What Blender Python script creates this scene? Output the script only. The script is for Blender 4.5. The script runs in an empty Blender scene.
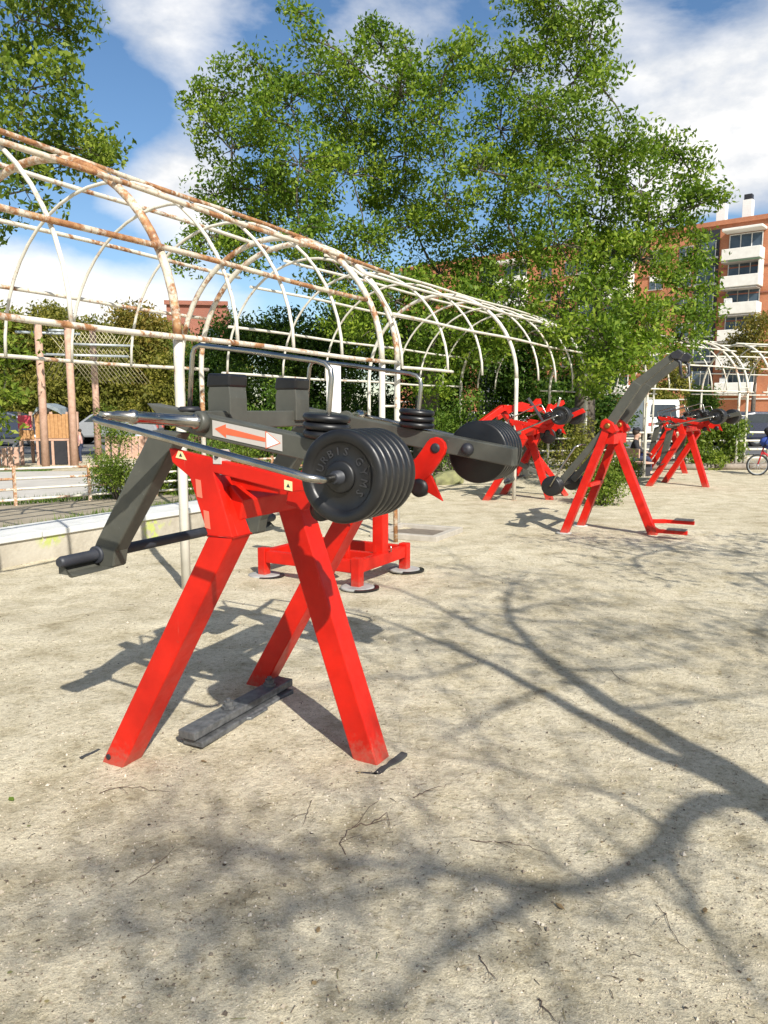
import bpy, bmesh, math, random
import numpy as np
from mathutils import Vector, Matrix
random.seed(7); rng = np.random.default_rng(11)
R = math.radians
sc = bpy.context.scene
col = sc.collection

# ------------------------------------------------------------------ helpers
class MB:
    def __init__(s): s.v = []; s.f = []; s.sm = []
    def add(s, vs, fs, smooth=False):
        n = len(s.v); s.v += [tuple(v) for v in vs]
        for f in fs: s.f.append(tuple(i + n for i in f)); s.sm.append(smooth)
        return s
    def box(s, c, d, rz=0):
        x, y, z = d[0]/2, d[1]/2, d[2]/2; cs, sn = math.cos(rz), math.sin(rz); vs = []
        for dz in (-z, z):
            for dx, dy in ((-x, -y), (x, -y), (x, y), (-x, y)):
                vs.append((c[0]+dx*cs-dy*sn, c[1]+dx*sn+dy*cs, c[2]+dz))
        return s.add(vs, [(3,2,1,0),(4,5,6,7),(0,1,5,4),(1,2,6,5),(2,3,7,6),(3,0,4,7)])
    def hexa(s, bot, top):
        return s.add(list(bot)+list(top), [(3,2,1,0),(4,5,6,7),(0,1,5,4),(1,2,6,5),(2,3,7,6),(3,0,4,7)])
    def beam(s, p0, p1, w, h, up=(0,0,1), w1=None, h1=None):
        p0, p1 = Vector(p0), Vector(p1); t = (p1-p0).normalized(); up = Vector(up)
        if abs(t.dot(up)) > .98: up = Vector((1,0,0))
        x = t.cross(up).normalized(); y = x.cross(t).normalized()
        w1 = w if w1 is None else w1; h1 = h if h1 is None else h1; vs = []
        for p, a, b in ((p0, w, h), (p1, w1, h1)):
            for i, j in ((-1,-1),(1,-1),(1,1),(-1,1)): vs.append(p + x*i*a/2 + y*j*b/2)
        return s.add(vs, [(3,2,1,0),(4,5,6,7),(0,1,5,4),(1,2,6,5),(2,3,7,6),(3,0,4,7)])
    def tube(s, pts, r, n=10, caps=True, closed=False):
        pts = [Vector(p) for p in pts]; m = len(pts)
        rs = r if isinstance(r, (list, tuple)) else [r]*m
        vs = []; prev = None
        for i, p in enumerate(pts):
            if closed: t = pts[(i+1) % m] - pts[i-1]
            else: t = (pts[min(i+1, m-1)] - pts[max(i-1, 0)])
            t.normalize()
            if prev is None:
                u = Vector((0,0,1)) if abs(t.z) < .9 else Vector((1,0,0))
                x = t.cross(u).normalized()
            else:
                x = (prev - t*prev.dot(t)).normalized()
            prev = x; y = t.cross(x)
            for k in range(n):
                a = 2*math.pi*k/n; vs.append(p + x*math.cos(a)*rs[i] + y*math.sin(a)*rs[i])
        fs = []
        for i in range(m if closed else m-1):
            j = (i+1) % m
            for k in range(n):
                fs.append((i*n+k, i*n+(k+1) % n, j*n+(k+1) % n, j*n+k))
        s.add(vs, fs, True)
        if caps and not closed:
            b = len(s.v)-len(vs)
            s.f.append(tuple(b+k for k in range(n-1, -1, -1))); s.sm.append(False)
            s.f.append(tuple(b+(m-1)*n+k for k in range(n))); s.sm.append(False)
        return s
    def lathe(s, c, axis, prof, n=32, smooth=True):
        # prof: (distance along the axis, radius)
        c = Vector(c); t = Vector(axis).normalized(); u = Vector((0,0,1)) if abs(t.z) < .9 else Vector((1,0,0))
        x = t.cross(u).normalized(); y = t.cross(x); vs = []
        for d, r in prof:
            for k in range(n):
                a = 2*math.pi*k/n; vs.append(c + t*d + x*math.cos(a)*r + y*math.sin(a)*r)
        fs = [(i*n+k, i*n+(k+1) % n, (i+1)*n+(k+1) % n, (i+1)*n+k) for i in range(len(prof)-1) for k in range(n)]
        s.add(vs, fs, smooth)
        b = len(s.v)-len(vs)
        s.f.append(tuple(b+k for k in range(n-1, -1, -1))); s.sm.append(False)
        s.f.append(tuple(b+(len(prof)-1)*n+k for k in range(n))); s.sm.append(False)
        return s
    def prism_y(s, poly, y0, y1):          # poly in (x,z), extruded along y
        n = len(poly); vs = [(p[0], y0, p[1]) for p in poly] + [(p[0], y1, p[1]) for p in poly]
        fs = [tuple(range(n-1, -1, -1)), tuple(range(n, 2*n))] + [(i, (i+1) % n, n+(i+1) % n, n+i) for i in range(n)]
        return s.add(vs, fs)
    def prism_z(s, poly, z0, z1):
        n = len(poly); vs = [(p[0], p[1], z0) for p in poly] + [(p[0], p[1], z1) for p in poly]
        fs = [tuple(range(n-1, -1, -1)), tuple(range(n, 2*n))] + [(i, (i+1) % n, n+(i+1) % n, n+i) for i in range(n)]
        return s.add(vs, fs)
    def build(s, name, mat, parent=None, bevel=0, kind=None, normals=True):
        me = bpy.data.meshes.new(name); me.from_pydata(s.v, [], s.f)
        me.polygons.foreach_set('use_smooth', s.sm)
        if normals:
            b = bmesh.new(); b.from_mesh(me); bmesh.ops.recalc_face_normals(b, faces=b.faces); b.to_mesh(me); b.free()
        me.materials.append(mat); me.update()
        o = bpy.data.objects.new(name, me); col.objects.link(o)
        if parent: o.parent = parent
        if bevel:
            m = o.modifiers.new('Bevel', 'BEVEL'); m.width = bevel; m.segments = 2; m.limit_method = 'ANGLE'; m.angle_limit = R(35)
        if kind: o['kind'] = kind
        return o

def tag(o, label=None, cat=None, group=None, kind=None):
    if label: o['label'] = label
    if cat: o['category'] = cat
    if group: o['group'] = group
    if kind: o['kind'] = kind
    return o
def empty(name, loc=(0,0,0), rz=0, label=None, cat=None, group=None):
    o = bpy.data.objects.new(name, None); col.objects.link(o); o.location = loc; o.rotation_euler = (0,0,rz)
    o.empty_display_size = .1
    return tag(o, label, cat, group)
def copy_tree(o, parent=None):
    c = o.copy(); col.objects.link(c)
    if parent: c.parent = parent
    for ch in [x for x in bpy.data.objects if x.parent == o]: copy_tree(ch, c)
    return c

# ------------------------------------------------------------------ materials
def new_mat(name):
    m = bpy.data.materials.new(name); m.use_nodes = True; nt = m.node_tree; nt.nodes.clear()
    out = nt.nodes.new('ShaderNodeOutputMaterial'); b = nt.nodes.new('ShaderNodeBsdfPrincipled')
    nt.links.new(b.outputs[0], out.inputs[0]); return m, nt, b, out
def N(nt, t, **kw):
    n = nt.nodes.new(t)
    for k, v in kw.items(): setattr(n, k, v)
    return n
def ramp(nt, fac, stops):
    r = N(nt, 'ShaderNodeValToRGB'); e = r.color_ramp.elements
    while len(e) > 1: e.remove(e[-1])
    e[0].position = stops[0][0]; e[0].color = (*stops[0][1], 1) if len(stops[0][1]) == 3 else stops[0][1]
    for p, c in stops[1:]:
        x = e.new(p); x.color = (*c, 1)
    nt.links.new(fac, r.inputs[0]); return r.outputs[0]
def noise(nt, scale, detail=5, rough=.55, coord='Object', dist=0, vec=None):
    n = N(nt, 'ShaderNodeTexNoise'); n.inputs['Scale'].default_value = scale; n.inputs['Detail'].default_value = detail
    n.inputs['Roughness'].default_value = rough; n.inputs['Distortion'].default_value = dist
    if vec is None:
        tc = N(nt, 'ShaderNodeTexCoord'); vec = tc.outputs[coord]
    nt.links.new(vec, n.inputs['Vector']); return n.outputs['Fac']
def mixc(nt, fac, a, b, mode='MIX'):
    m = N(nt, 'ShaderNodeMix', data_type='RGBA', blend_type=mode)
    if isinstance(fac, (int, float)): m.inputs[0].default_value = fac
    else: nt.links.new(fac, m.inputs[0])
    for s, c in ((m.inputs[6], a), (m.inputs[7], b)):
        if isinstance(c, tuple): s.default_value = (*c, 1)
        else: nt.links.new(c, s)
    return m.outputs[2]
def bump(nt, b, h, strength=.3, dist=.01):
    n = N(nt, 'ShaderNodeBump'); n.inputs['Strength'].default_value = strength; n.inputs['Distance'].default_value = dist
    nt.links.new(h, n.inputs['Height']); nt.links.new(n.outputs[0], b.inputs['Normal'])
def paint(name, c, c2, rough=.35, wear=None, scale=7, metal=0, coat=0, bs=.06):
    m, nt, b, o = new_mat(name)
    f = noise(nt, scale, 6, .6)
    cc = ramp(nt, f, [(.3, c), (.7, c2)])
    if wear:
        w = ramp(nt, noise(nt, 28, 8, .7), [(.66, (0,0,0)), (.72, (1,1,1))])
        cc = mixc(nt, w, cc, wear)
    nt.links.new(cc, b.inputs['Base Color'])
    rr = ramp(nt, noise(nt, 16, 6, .6), [(.3, (rough*.8,)*3), (.75, (min(1, rough*1.5),)*3)])
    nt.links.new(rr, b.inputs['Roughness']); b.inputs['Metallic'].default_value = metal
    b.inputs['Coat Weight'].default_value = coat; b.inputs['Coat Roughness'].default_value = .15
    bump(nt, b, noise(nt, 60, 4), bs, .003)
    return m
def plain(name, c, rough=.6, metal=0, var=.25, scale=9):
    return paint(name, tuple(x*(1-var) for x in c), tuple(min(1, x*(1+var)) for x in c), rough, None, scale, metal)

RED = paint('red_paint', (.42,.006,.001), (.62,.012,.003), .42, (.33,.05,.03), 5, 0, .0)
[n for n in RED.node_tree.nodes if n.type == 'BSDF_PRINCIPLED'][0].inputs['Specular IOR Level'].default_value = .35
def dusty(m, top=.16, colr=(.30,.13,.09), amt=.5):
    nt_ = m.node_tree; b = [n for n in nt_.nodes if n.type == 'BSDF_PRINCIPLED'][0]; src = b.inputs['Base Color'].links[0].from_socket
    tc_ = N(nt_, 'ShaderNodeTexCoord'); sx = N(nt_, 'ShaderNodeSeparateXYZ'); nt_.links.new(tc_.outputs['Object'], sx.inputs[0])
    mr = N(nt_, 'ShaderNodeMapRange'); nt_.links.new(sx.outputs['Z'], mr.inputs[0]); mr.inputs[1].default_value = 0; mr.inputs[2].default_value = top; mr.inputs[3].default_value = .34; mr.inputs[4].default_value = -.06
    ad = N(nt_, 'ShaderNodeMath', operation='ADD'); nt_.links.new(mr.outputs[0], ad.inputs[0]); nt_.links.new(noise(nt_, 35, 8, .75), ad.inputs[1])
    mask = ramp(nt_, ad.outputs[0], [(.58, (0,0,0)), (.85, (amt,)*3)])
    nt_.links.new(mixc(nt_, mask, src, colr), b.inputs['Base Color'])
    # fine scratches
    mp = N(nt_, 'ShaderNodeMapping'); nt_.links.new(tc_.outputs['Object'], mp.inputs[0]); mp.inputs['Scale'].default_value = (90,90,4); mp.inputs['Rotation'].default_value = (.3,.5,.2)
    sc_ = ramp(nt_, noise(nt_, 1.0, 3, .6, vec=mp.outputs[0]), [(.70, (0,0,0)), (.74, (.35,)*3)])
    nt_.links.new(mixc(nt_, sc_, b.inputs['Base Color'].links[0].from_socket, (.66,.22,.16)), b.inputs['Base Color'])
dusty(RED)
GREY = paint('grey_paint', (.055,.056,.046), (.085,.085,.07), .42, (.2,.2,.18), 6)
DARK = paint('dark_grip', (.018,.02,.026), (.032,.035,.045), .45, (.08,.08,.08))
RUBBER = paint('black_rubber', (.006,.006,.007), (.012,.012,.013), .36, None, 12, 0, 0, .12)
CHROME = paint('chrome', (.30,.28,.25), (.50,.48,.44), .2, (.22,.13,.07), 12, 1)
STEEL = paint('worn_steel', (.04,.043,.046), (.13,.133,.135), .42, (.22,.22,.21), 30)
WHITE = plain('white_paint', (.74,.73,.70), .55, 0, .08)
STICK_W = plain('sticker_white', (.46,.43,.40), .5, 0, .06)
STICK_R = plain('sticker_red', (.62,.12,.05), .5, 0, .1)
STICK_Y = plain('sticker_cream', (.66,.58,.30), .5, 0, .1)
INK = plain('ink', (.02,.02,.025), .5)
BRONZE = plain('brass_cap', (.35,.18,.06), .4, 1)

def rusty(name, amt, white=(.72,.69,.60)):
    m, nt, b, o = new_mat(name)
    tc = N(nt, 'ShaderNodeTexCoord'); mp = N(nt, 'ShaderNodeMapping'); nt.links.new(tc.outputs['Object'], mp.inputs[0])
    mp.inputs['Scale'].default_value = (1,1,.8)
    f1 = noise(nt, 2.3, 9, .72, vec=mp.outputs[0], dist=.4); f2 = noise(nt, 19, 6, .7)
    ad = N(nt, 'ShaderNodeMath', operation='MULTIPLY_ADD'); nt.links.new(f2, ad.inputs[0]); ad.inputs[1].default_value = .35
    nt.links.new(f1, ad.inputs[2])
    mask = ramp(nt, ad.outputs[0], [(.86-amt, (0,0,0)), (.94-amt, (1,1,1))])
    rust = ramp(nt, noise(nt, 13, 6, .7), [(.3, (.12,.045,.02)), (.5, (.33,.15,.06)), (.75, (.55,.36,.18))])
    wh = ramp(nt, noise(nt, 6, 5), [(.3, tuple(x*.78 for x in white)), (.7, white)])
    nt.links.new(mixc(nt, mask, wh, rust), b.inputs['Base Color']); b.inputs['Roughness'].default_value = .6
    bump(nt, b, f2, .35, .004)
    return m
RUST_H = rusty('rusty_tube', .235, (.66,.58,.46)); RUST_M = rusty('part_rusty_tube', .185, (.68,.64,.54)); RUST_L = rusty('white_tube', .105, (.68,.65,.56))

def leaf_mat(name, c1, c2, c3, trans=.35):
    m, nt, b, o = new_mat(name)
    g = N(nt, 'ShaderNodeNewGeometry')
    cc = ramp(nt, g.outputs['Random Per Island'], [(0, c1), (.5, c2), (1, c3)])
    cl = ramp(nt, noise(nt, .8, 3), [(.32, (.66,.74,.6)), (.68, (1.3,1.18,.85))])
    cc = mixc(nt, 1.0, cc, cl, 'MULTIPLY')
    nt.links.new(cc, b.inputs['Base Color']); b.inputs['Roughness'].default_value = .5
    b.inputs['Specular IOR Level'].default_value = .15
    t = N(nt, 'ShaderNodeBsdfTranslucent'); tcx = mixc(nt, 1.0, cc, (1.05,1.35,.4), 'MULTIPLY'); nt.links.new(tcx, t.inputs[0])
    mx = N(nt, 'ShaderNodeMixShader'); mx.inputs[0].default_value = trans
    nt.links.new(b.outputs[0], mx.inputs[1]); nt.links.new(t.outputs[0], mx.inputs[2]); nt.links.new(mx.outputs[0], o.inputs[0])
    return m
LEAF_A = leaf_mat('ash_leaves', (.065,.125,.018), (.14,.22,.03), (.26,.34,.06))
LEAF_N = leaf_mat('broad_leaves', (.07,.12,.022), (.14,.20,.035), (.24,.30,.07))
LEAF_O = leaf_mat('olive_leaves', (.11,.12,.025), (.19,.19,.045), (.28,.26,.08))
LEAF_D = leaf_mat('dark_leaves', (.025,.06,.014), (.055,.11,.022), (.13,.21,.045), .3)
LEAF_B = leaf_mat('bright_leaves', (.06,.12,.02), (.12,.20,.035), (.20,.28,.06))
LEAF_Y = leaf_mat('ochre_leaves', (.16,.13,.035), (.24,.18,.05), (.20,.21,.07))
BARK = paint('bark', (.045,.036,.028), (.13,.11,.085), .9, None, 14, 0, 0, .8)
BARK_L = paint('pale_bark', (.16,.10,.07), (.30,.19,.14), .85, None, 10, 0, 0, .5)
WOOD = paint('orange_wood', (.36,.18,.07), (.50,.28,.12), .7, (.2,.1,.05), 12)
WOOD_P = paint('pole_wood', (.40,.24,.17), (.56,.37,.28), .75, (.25,.15,.1), 9)
GLASS = plain('dark_glass', (.03,.04,.05), .1, 0, .2)
CONC = paint('concrete', (.40,.38,.34), (.55,.53,.48), .85, (.28,.27,.24), 6, 0, 0, .4)

def ground_mat():
    m, nt, b, o = new_mat('sand')
    tc = N(nt, 'ShaderNodeTexCoord'); v = tc.outputs['Object']
    big = noise(nt, .35, 6, .6, vec=v, dist=.6); mid = noise(nt, 3.2, 7, .68, vec=v); sm = noise(nt, 34, 5, .7, vec=v); fine = noise(nt, 150, 4, .85, vec=v)
    c = ramp(nt, big, [(.3, (.49,.435,.315)), (.5, (.575,.52,.39)), (.7, (.635,.58,.445))])
    c2 = ramp(nt, mid, [(.27, (.52,.48,.40)), (.42, (.86,.84,.79)), (.56, (1.03,1.02,1.01)), (.72, (1.16,1.16,1.15))])
    c = mixc(nt, 1.0, c, c2, 'MULTIPLY')
    c3 = ramp(nt, sm, [(.3, (.66,.63,.57)), (.5, (1,1,1)), (.72, (1.16,1.15,1.13))])
    c = mixc(nt, 1.0, c, c3, 'MULTIPLY')
    c4 = ramp(nt, fine, [(.32, (.36,.34,.30)), (.44, (.88,.87,.85)), (.56, (1.03,1.03,1.03)), (.70, (1.45,1.44,1.40))])
    c = mixc(nt, .85, c, c4, 'MULTIPLY')
    vo = N(nt, 'ShaderNodeTexVoronoi'); vo.inputs['Scale'].default_value = 60; nt.links.new(v, vo.inputs['Vector'])
    sp = N(nt, 'ShaderNodeMath', operation='LESS_THAN'); nt.links.new(vo.outputs['Distance'], sp.inputs[0]); sp.inputs[1].default_value = .17
    sel = ramp(nt, noise(nt, 9, 2, vec=v), [(.55, (0,0,0)), (.6, (1,1,1))])
    mm = N(nt, 'ShaderNodeMath', operation='MULTIPLY'); nt.links.new(sp.outputs[0], mm.inputs[0]); nt.links.new(sel, mm.inputs[1])
    c = mixc(nt, mm.outputs[0], c, (.13,.10,.07))
    nt.links.new(c, b.inputs['Base Color']); b.inputs['Roughness'].default_value = .95; b.inputs['Specular IOR Level'].default_value = .2
    a1 = N(nt, 'ShaderNodeMath', operation='MULTIPLY_ADD'); nt.links.new(mid, a1.inputs[0]); a1.inputs[1].default_value = 2.2; nt.links.new(sm, a1.inputs[2])
    a2 = N(nt, 'ShaderNodeMath', operation='MULTIPLY_ADD'); nt.links.new(fine, a2.inputs[0]); a2.inputs[1].default_value = .35; nt.links.new(a1.outputs[0], a2.inputs[2])
    bump(nt, b, a2.outputs[0], .75, .02)
    return m
SAND = ground_mat()

# ------------------------------------------------------------------ camera, light, sky
cam = bpy.data.cameras.new('camera'); co = bpy.data.objects.new('camera', cam); col.objects.link(co); sc.camera = co
cam.sensor_fit = 'VERTICAL'; cam.sensor_height = 24; cam.lens = 769/1024*24; cam.clip_end = 2000; cam.clip_start = .05
co.location = (0,0,1.55); co.rotation_euler = (R(90-7.55), 0, 0)
EL = 38.0; sunv = Vector((.41*math.cos(R(EL)), -.912*math.cos(R(EL)), math.sin(R(EL)))).normalized()
sl = bpy.data.lights.new('sun', 'SUN'); sl.energy = 5.0; sl.angle = R(.53); sl.color = (1, .955, .87)
so = bpy.data.objects.new('sun', sl); col.objects.link(so); so.rotation_euler = sunv.to_track_quat('Z', 'Y').to_euler(); so.location = (3,-8,9)
w = bpy.data.worlds.new('World'); sc.world = w; w.use_nodes = True; nt = w.node_tree; nt.nodes.clear()
out = N(nt, 'ShaderNodeOutputWorld'); bg = N(nt, 'ShaderNodeBackground'); nt.links.new(bg.outputs[0], out.inputs[0])
sky = N(nt, 'ShaderNodeTexSky', sky_type='NISHITA'); sky.sun_disc = False; sky.sun_elevation = R(EL)
sky.sun_rotation = math.atan2(sunv.x, sunv.y); sky.air_density = 1.0; sky.dust_density = .5; sky.ozone_density = 2.2
tc = N(nt, 'ShaderNodeTexCoord'); dirv = tc.outputs['Generated']
def blob(c, r0, r1, sx=1, sz=1):
    d = Vector(c).normalized()
    mp = N(nt, 'ShaderNodeVectorMath', operation='SUBTRACT'); nt.links.new(dirv, mp.inputs[0]); mp.inputs[1].default_value = d
    ml = N(nt, 'ShaderNodeVectorMath', operation='MULTIPLY'); nt.links.new(mp.outputs[0], ml.inputs[0]); ml.inputs[1].default_value = (sx,1,sz)
    ln = N(nt, 'ShaderNodeVectorMath', operation='LENGTH'); nt.links.new(ml.outputs[0], ln.inputs[0])
    mr = N(nt, 'ShaderNodeMapRange', interpolation_type='SMOOTHSTEP'); nt.links.new(ln.outputs['Value'], mr.inputs[0])
    mr.inputs[1].default_value = r0; mr.inputs[2].default_value = r1; mr.inputs[3].default_value = 1; mr.inputs[4].default_value = 0
    return mr.outputs[0]
def madd(a, k, b):
    m = N(nt, 'ShaderNodeMath', operation='MULTIPLY_ADD'); nt.links.new(a, m.inputs[0]); m.inputs[1].default_value = k
    if isinstance(b, (int, float)): m.inputs[2].default_value = b
    else: nt.links.new(b, m.inputs[2])
    return m.outputs[0]
mpn = N(nt, 'ShaderNodeMapping'); mpn.inputs['Scale'].default_value = (1,1,1.9); nt.links.new(dirv, mpn.inputs[0]); mpn.inputs['Location'].default_value = (.3,.1,.7)
cn = noise(nt, 3.0, 10, .56, vec=mpn.outputs[0], dist=.25)
acc = madd(cn, 1.0, -.17)
for c, r0, r1, k, sx, sz in (((.46,1,.36), .02, .34, .42, 1, 1.1), ((.30,1,.50), 0, .22, .14, 1, 1), ((.40,1,.50), 0, .11, -.30, .7, 1.6), ((.52,1,.22), 0, .12, -.4, .6, 1.8), ((-.27,1,.50), .0, .17, .33, 1, 1.3),
                        ((-.27,1,.285), .0, .13, .30, 1, 1), ((-.42,1,.135), .02, .22, .40, .7, 2.4), ((.02,1,.42), 0, .25, .12, 1, 1),
                        ((.0,1,.13), .05, .5, .12, .6, 2), ((-.37,1,.37), 0, .14, -.22, 1, 1.3), ((.40,1,.215), 0, .07, -.35, .5, 1.6), ((-.33,1,.20),0,.1,-.12,1,1.6)):
    acc = madd(blob(c, r0, r1, sx, sz), k, acc)
acc = madd(blob((.1,-1,.5), .5, 1.25), .26, acc); acc = madd(blob((0,-.1,1), .3, .8), .16, acc)  # unseen clouds added behind the camera and overhead to whiten the fill light
cmask = ramp(nt, acc, [(.47, (0,0,0)), (.56, (.45,.45,.45)), (.72, (1,1,1))])
shade = ramp(nt, noise(nt, 4.5, 8, .6, vec=mpn.outputs[0]), [(.36, (5.0,5.8,7.2)), (.48, (8.1,8.3,8.6)), (.58, (10.9,10.7,10.4))])
hv = N(nt, 'ShaderNodeHueSaturation'); hv.inputs['Saturation'].default_value = 1.14; hv.inputs['Value'].default_value = 1.28
nt.links.new(sky.outputs[0], hv.inputs['Color'])
mx = mixc(nt, cmask, hv.outputs[0], shade)
nt.links.new(mx, bg.inputs[0]); bg.inputs[1].default_value = .076
vs_ = sc.view_settings; vs_.view_transform = 'Standard'; vs_.look = 'None'; vs_.gamma = 1; vs_.exposure = .5
sc.render.engine = 'CYCLES'

# ------------------------------------------------------------------ ground
def gz(x, y):
    r = math.hypot(x, y-4)
    k = max(0, 1-r/16)
    return k*(.004*math.sin(17*x+3*math.sin(5*y))*math.sin(14*y+2*math.sin(6*x))+.012*math.sin(x*2.1+.7*y)+.009*math.sin(y*3.3-x*1.3)+.005*math.sin(7*x+5*y)+.004*math.sin(11*y-6*x))
def ax(lo, hi, d0, d1, step):
    a = list(np.arange(d0, d1+1e-6, step)); st = step
    x = a[-1]
    while x < hi: st *= 1.35; x += st; a.append(x)
    x = a[0]; st = step
    while x > lo: st *= 1.35; x -= st; a.insert(0, x)
    return a
xs = ax(-600, 600, -7, 10, .12); ys = ax(-300, 900, -1, 17, .12)
g = MB(); g.v = [(x, y, gz(x, y)) for y in ys for x in xs]; nx = len(xs)
g.f = [(j*nx+i, j*nx+i+1, (j+1)*nx+i+1, (j+1)*nx+i) for j in range(len(ys)-1) for i in range(nx-1)]; g.sm = [True]*len(g.f)
g.build('ground', SAND, kind='structure', normals=False)

# loose stones and litter on the sand
def scatter_stones(n, name):
    me = MB()
    for _ in range(n):
        d = 1.3*math.exp(random.random()*1.9); x = random.uniform(-.62, .62)*d
        r = random.uniform(.0018, .0048)*(1+(random.random() < .04)*1.2)
        z = gz(x, d)+r*.3; a = random.random()*6.28; q = [random.uniform(.6, 1.2) for _ in range(6)]
        vs = [(x+r*q[0]*math.cos(a), d+r*q[0]*math.sin(a), z), (x-r*q[1]*math.sin(a), d+r*q[1]*math.cos(a), z),
              (x-r*q[2]*math.cos(a), d-r*q[2]*math.sin(a), z), (x+r*q[3]*math.sin(a), d-r*q[3]*math.cos(a), z), (x, d, z+r*q[4]), (x, d, z-r)]
        me.add(vs, [(0,1,4),(1,2,4),(2,3,4),(3,0,4),(1,0,5),(2,1,5),(3,2,5),(0,3,5)])
    m, nt_, b, o = new_mat('stone_mix'); gg = N(nt_, 'ShaderNodeNewGeometry')
    nt_.links.new(ramp(nt_, gg.outputs['Random Per Island'], [(0, (.08,.06,.045)), (.3, (.30,.25,.19)), (.7, (.46,.40,.31)), (1, (.60,.54,.45))]), b.inputs['Base Color'])
    b.inputs['Roughness'].default_value = .9
    o = me.build(name, m, kind='stuff', normals=False); tag(o, 'tiny loose stones and grit scattered over the pale sandy ground', 'gravel')
scatter_stones(15000, 'gravel')
def litter(n):
    mb_ = MB()
    for _ in range(n):
        d = 1.4*math.exp(random.random()*1.8); x = random.uniform(-.62, .62)*d; z = gz(x, d)+.003; a = random.random()*6.28
        if random.random() < .6:
            L = random.uniform(.005, .022); w_ = random.uniform(.0006, .0011); c_, s_ = math.cos(a), math.sin(a); k_ = random.uniform(-.3, .3)*L
            mb_.tube([(x-c_*L, d-s_*L, z), (x-s_*k_, d+c_*k_, z+.003), (x+c_*L, d+s_*L, z)], w_, 4)
        else:
            q_ = random.uniform(.003, .009); mb_.add([(x+q_*math.cos(a+k), d+q_*.7*math.sin(a+k), z+random.uniform(0, .004)) for k in (0,1.3,2.4,3.6,4.9)], [(0,1,2,3,4)])
    m_, nt_, b_, o_ = new_mat('litter_mix'); gg = N(nt_, 'ShaderNodeNewGeometry'); nt_.links.new(ramp(nt_, gg.outputs['Random Per Island'], [(0, (.03,.022,.016)), (.5, (.12,.08,.045)), (.85, (.24,.17,.08)), (1, (.12,.15,.05))]), b_.inputs['Base Color']); b_.inputs['Roughness'].default_value = .9
    tag(mb_.build('leaf_litter', m_, kind='stuff', normals=False), 'dry crumbs of leaf and twig strewn over the sand', 'litter')
litter(800)
TWIG = plain('twig', (.09,.06,.045), .9); DRY = plain('dry_leaf', (.22,.15,.07), .9)
def twig(pts, r, label, grp='dry twigs lying on the sand', mat=None):
    r *= .6; t = MB(); pts = [(pts[i][0]*(1-k/4)+pts[i+1][0]*k/4+random.gauss(0,.003), pts[i][1]*(1-k/4)+pts[i+1][1]*k/4+random.gauss(0,.006)) for i in range(len(pts)-1) for k in range(4)]+[pts[-1]]; P = [Vector((x, y, gz(x, y)+r*1.3+.004*math.sin(k*2.1)**2)) for k, (x, y) in enumerate(pts)]
    t.tube(P, [r*(1-.6*i/(len(P)-1)) for i in range(len(P))], 5)
    if len(P) > 8:
        m = P[4]; e = m+(P[8]-P[4]).cross(Vector((0,0,1)))*.6+(P[8]-P[4])*.7; e.z = gz(e.x, e.y)+.012; t.tube([m, (m+e)/2+Vector((0,0,.006)), e], [r*.6, r*.5, r*.25], 5)
    o = t.build('twig', mat or TWIG); tag(o, label, 'twig', grp)

def gp(px, py, h=0.0):                       # ground position seen at a pixel (survey helper used while placing things)
    p = R(7.55); v = py-512; F = 769*math.cos(p)-v*math.sin(p); Z = -(769*math.sin(p)+v*math.cos(p)); d = (h-1.55)*F/Z
    return Vector(((px-384)/F*d, d, h))
def at(px, py, d):                           # point at distance d
    p = R(7.55); v = py-512; F = 769*math.cos(p)-v*math.sin(p); Z = -(769*math.sin(p)+v*math.cos(p))
    return Vector(((px-384)/F*d, d, 1.55+Z/F*d))
def gl(*ps): return [tuple(gp(*q)[:2]) for q in ps]
twig(gl((345,858),(340,848),(350,832),(378,806)), .0035, 'curved dark twig below the red single leg, its tip bent to the right')
twig(gl((352,830),(370,828),(387,816),(389,832)), .004, 'short hooked dark twig just right of the curved one below the single leg')
twig(gl((415,801),(425,795),(440,788),(452,783)), .003, 'thin straight twig right of the black footing edge in front')
twig(gl((100,793),(120,787),(145,790),(170,792)), .003, 'thin dark twig lying in front of the left red foot')
twig(gl((470,846),(500,847),(530,850),(548,856)), .003, 'pale curved twig lying above the forked branch shadow')
twig(gl((537,1000),(545,1010),(556,1022)), .004, 'dark short twig at the bottom edge of the sand')
twig(gl((480,960),(488,975),(497,985)), .003, 'small twig left of the brown leaf litter near the bottom')
twig(gl((655,905),(668,915),(676,935),(690,950)), .0025, 'faint twig in the lower right of the sand')
twig(gl((312,803),(308,815),(302,830)), .0025, 'upright-looking short twig left of the curved twig below the single leg')
twig(gl((130,885),(150,873),(165,860),(175,850)), .0022, 'hair-thin pale twig on the shaded sand at lower left')
twig(gl((610,670),(618,678),(632,684)), .003, 'small dark twig amid the branch shadows right of the machine')
def ground_leaf(px, py, s, lab, m):
    p = gp(px, py); a = random.random()*6
    t = MB(); c, n_ = math.cos(a), math.sin(a)
    pts = [(-1,0,.2),(-.3,.45,.5),(.4,.35,.15),(1,0,.5),(.3,-.4,.4),(-.4,-.35,.1)]
    t.add([(p.x+s*(x*c-y*n_), p.y+s*(x*n_+y*c), gz(p.x, p.y)+.004+s*z*.5) for x, y, z in pts], [(0,1,2,3,4,5)])
    tag(t.build('fallen_leaf', m), lab, 'leaf', 'fallen leaves on the sand')
ground_leaf(11,796,.025,'small green fallen leaf at the left edge of the sand', LEAF_B)
ground_leaf(705,908,.018,'dark brown fallen leaf in the lower right of the sand', DRY)
ground_leaf(204,762,.018,'curled brown leaf just in front of the foot bar', DRY)
ground_leaf(560,912,.02,'pale curled leaf below the branch shadow', DRY)
ground_leaf(318,936,.016,'small yellowish leaf in the lower middle of the sand', DRY)

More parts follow.
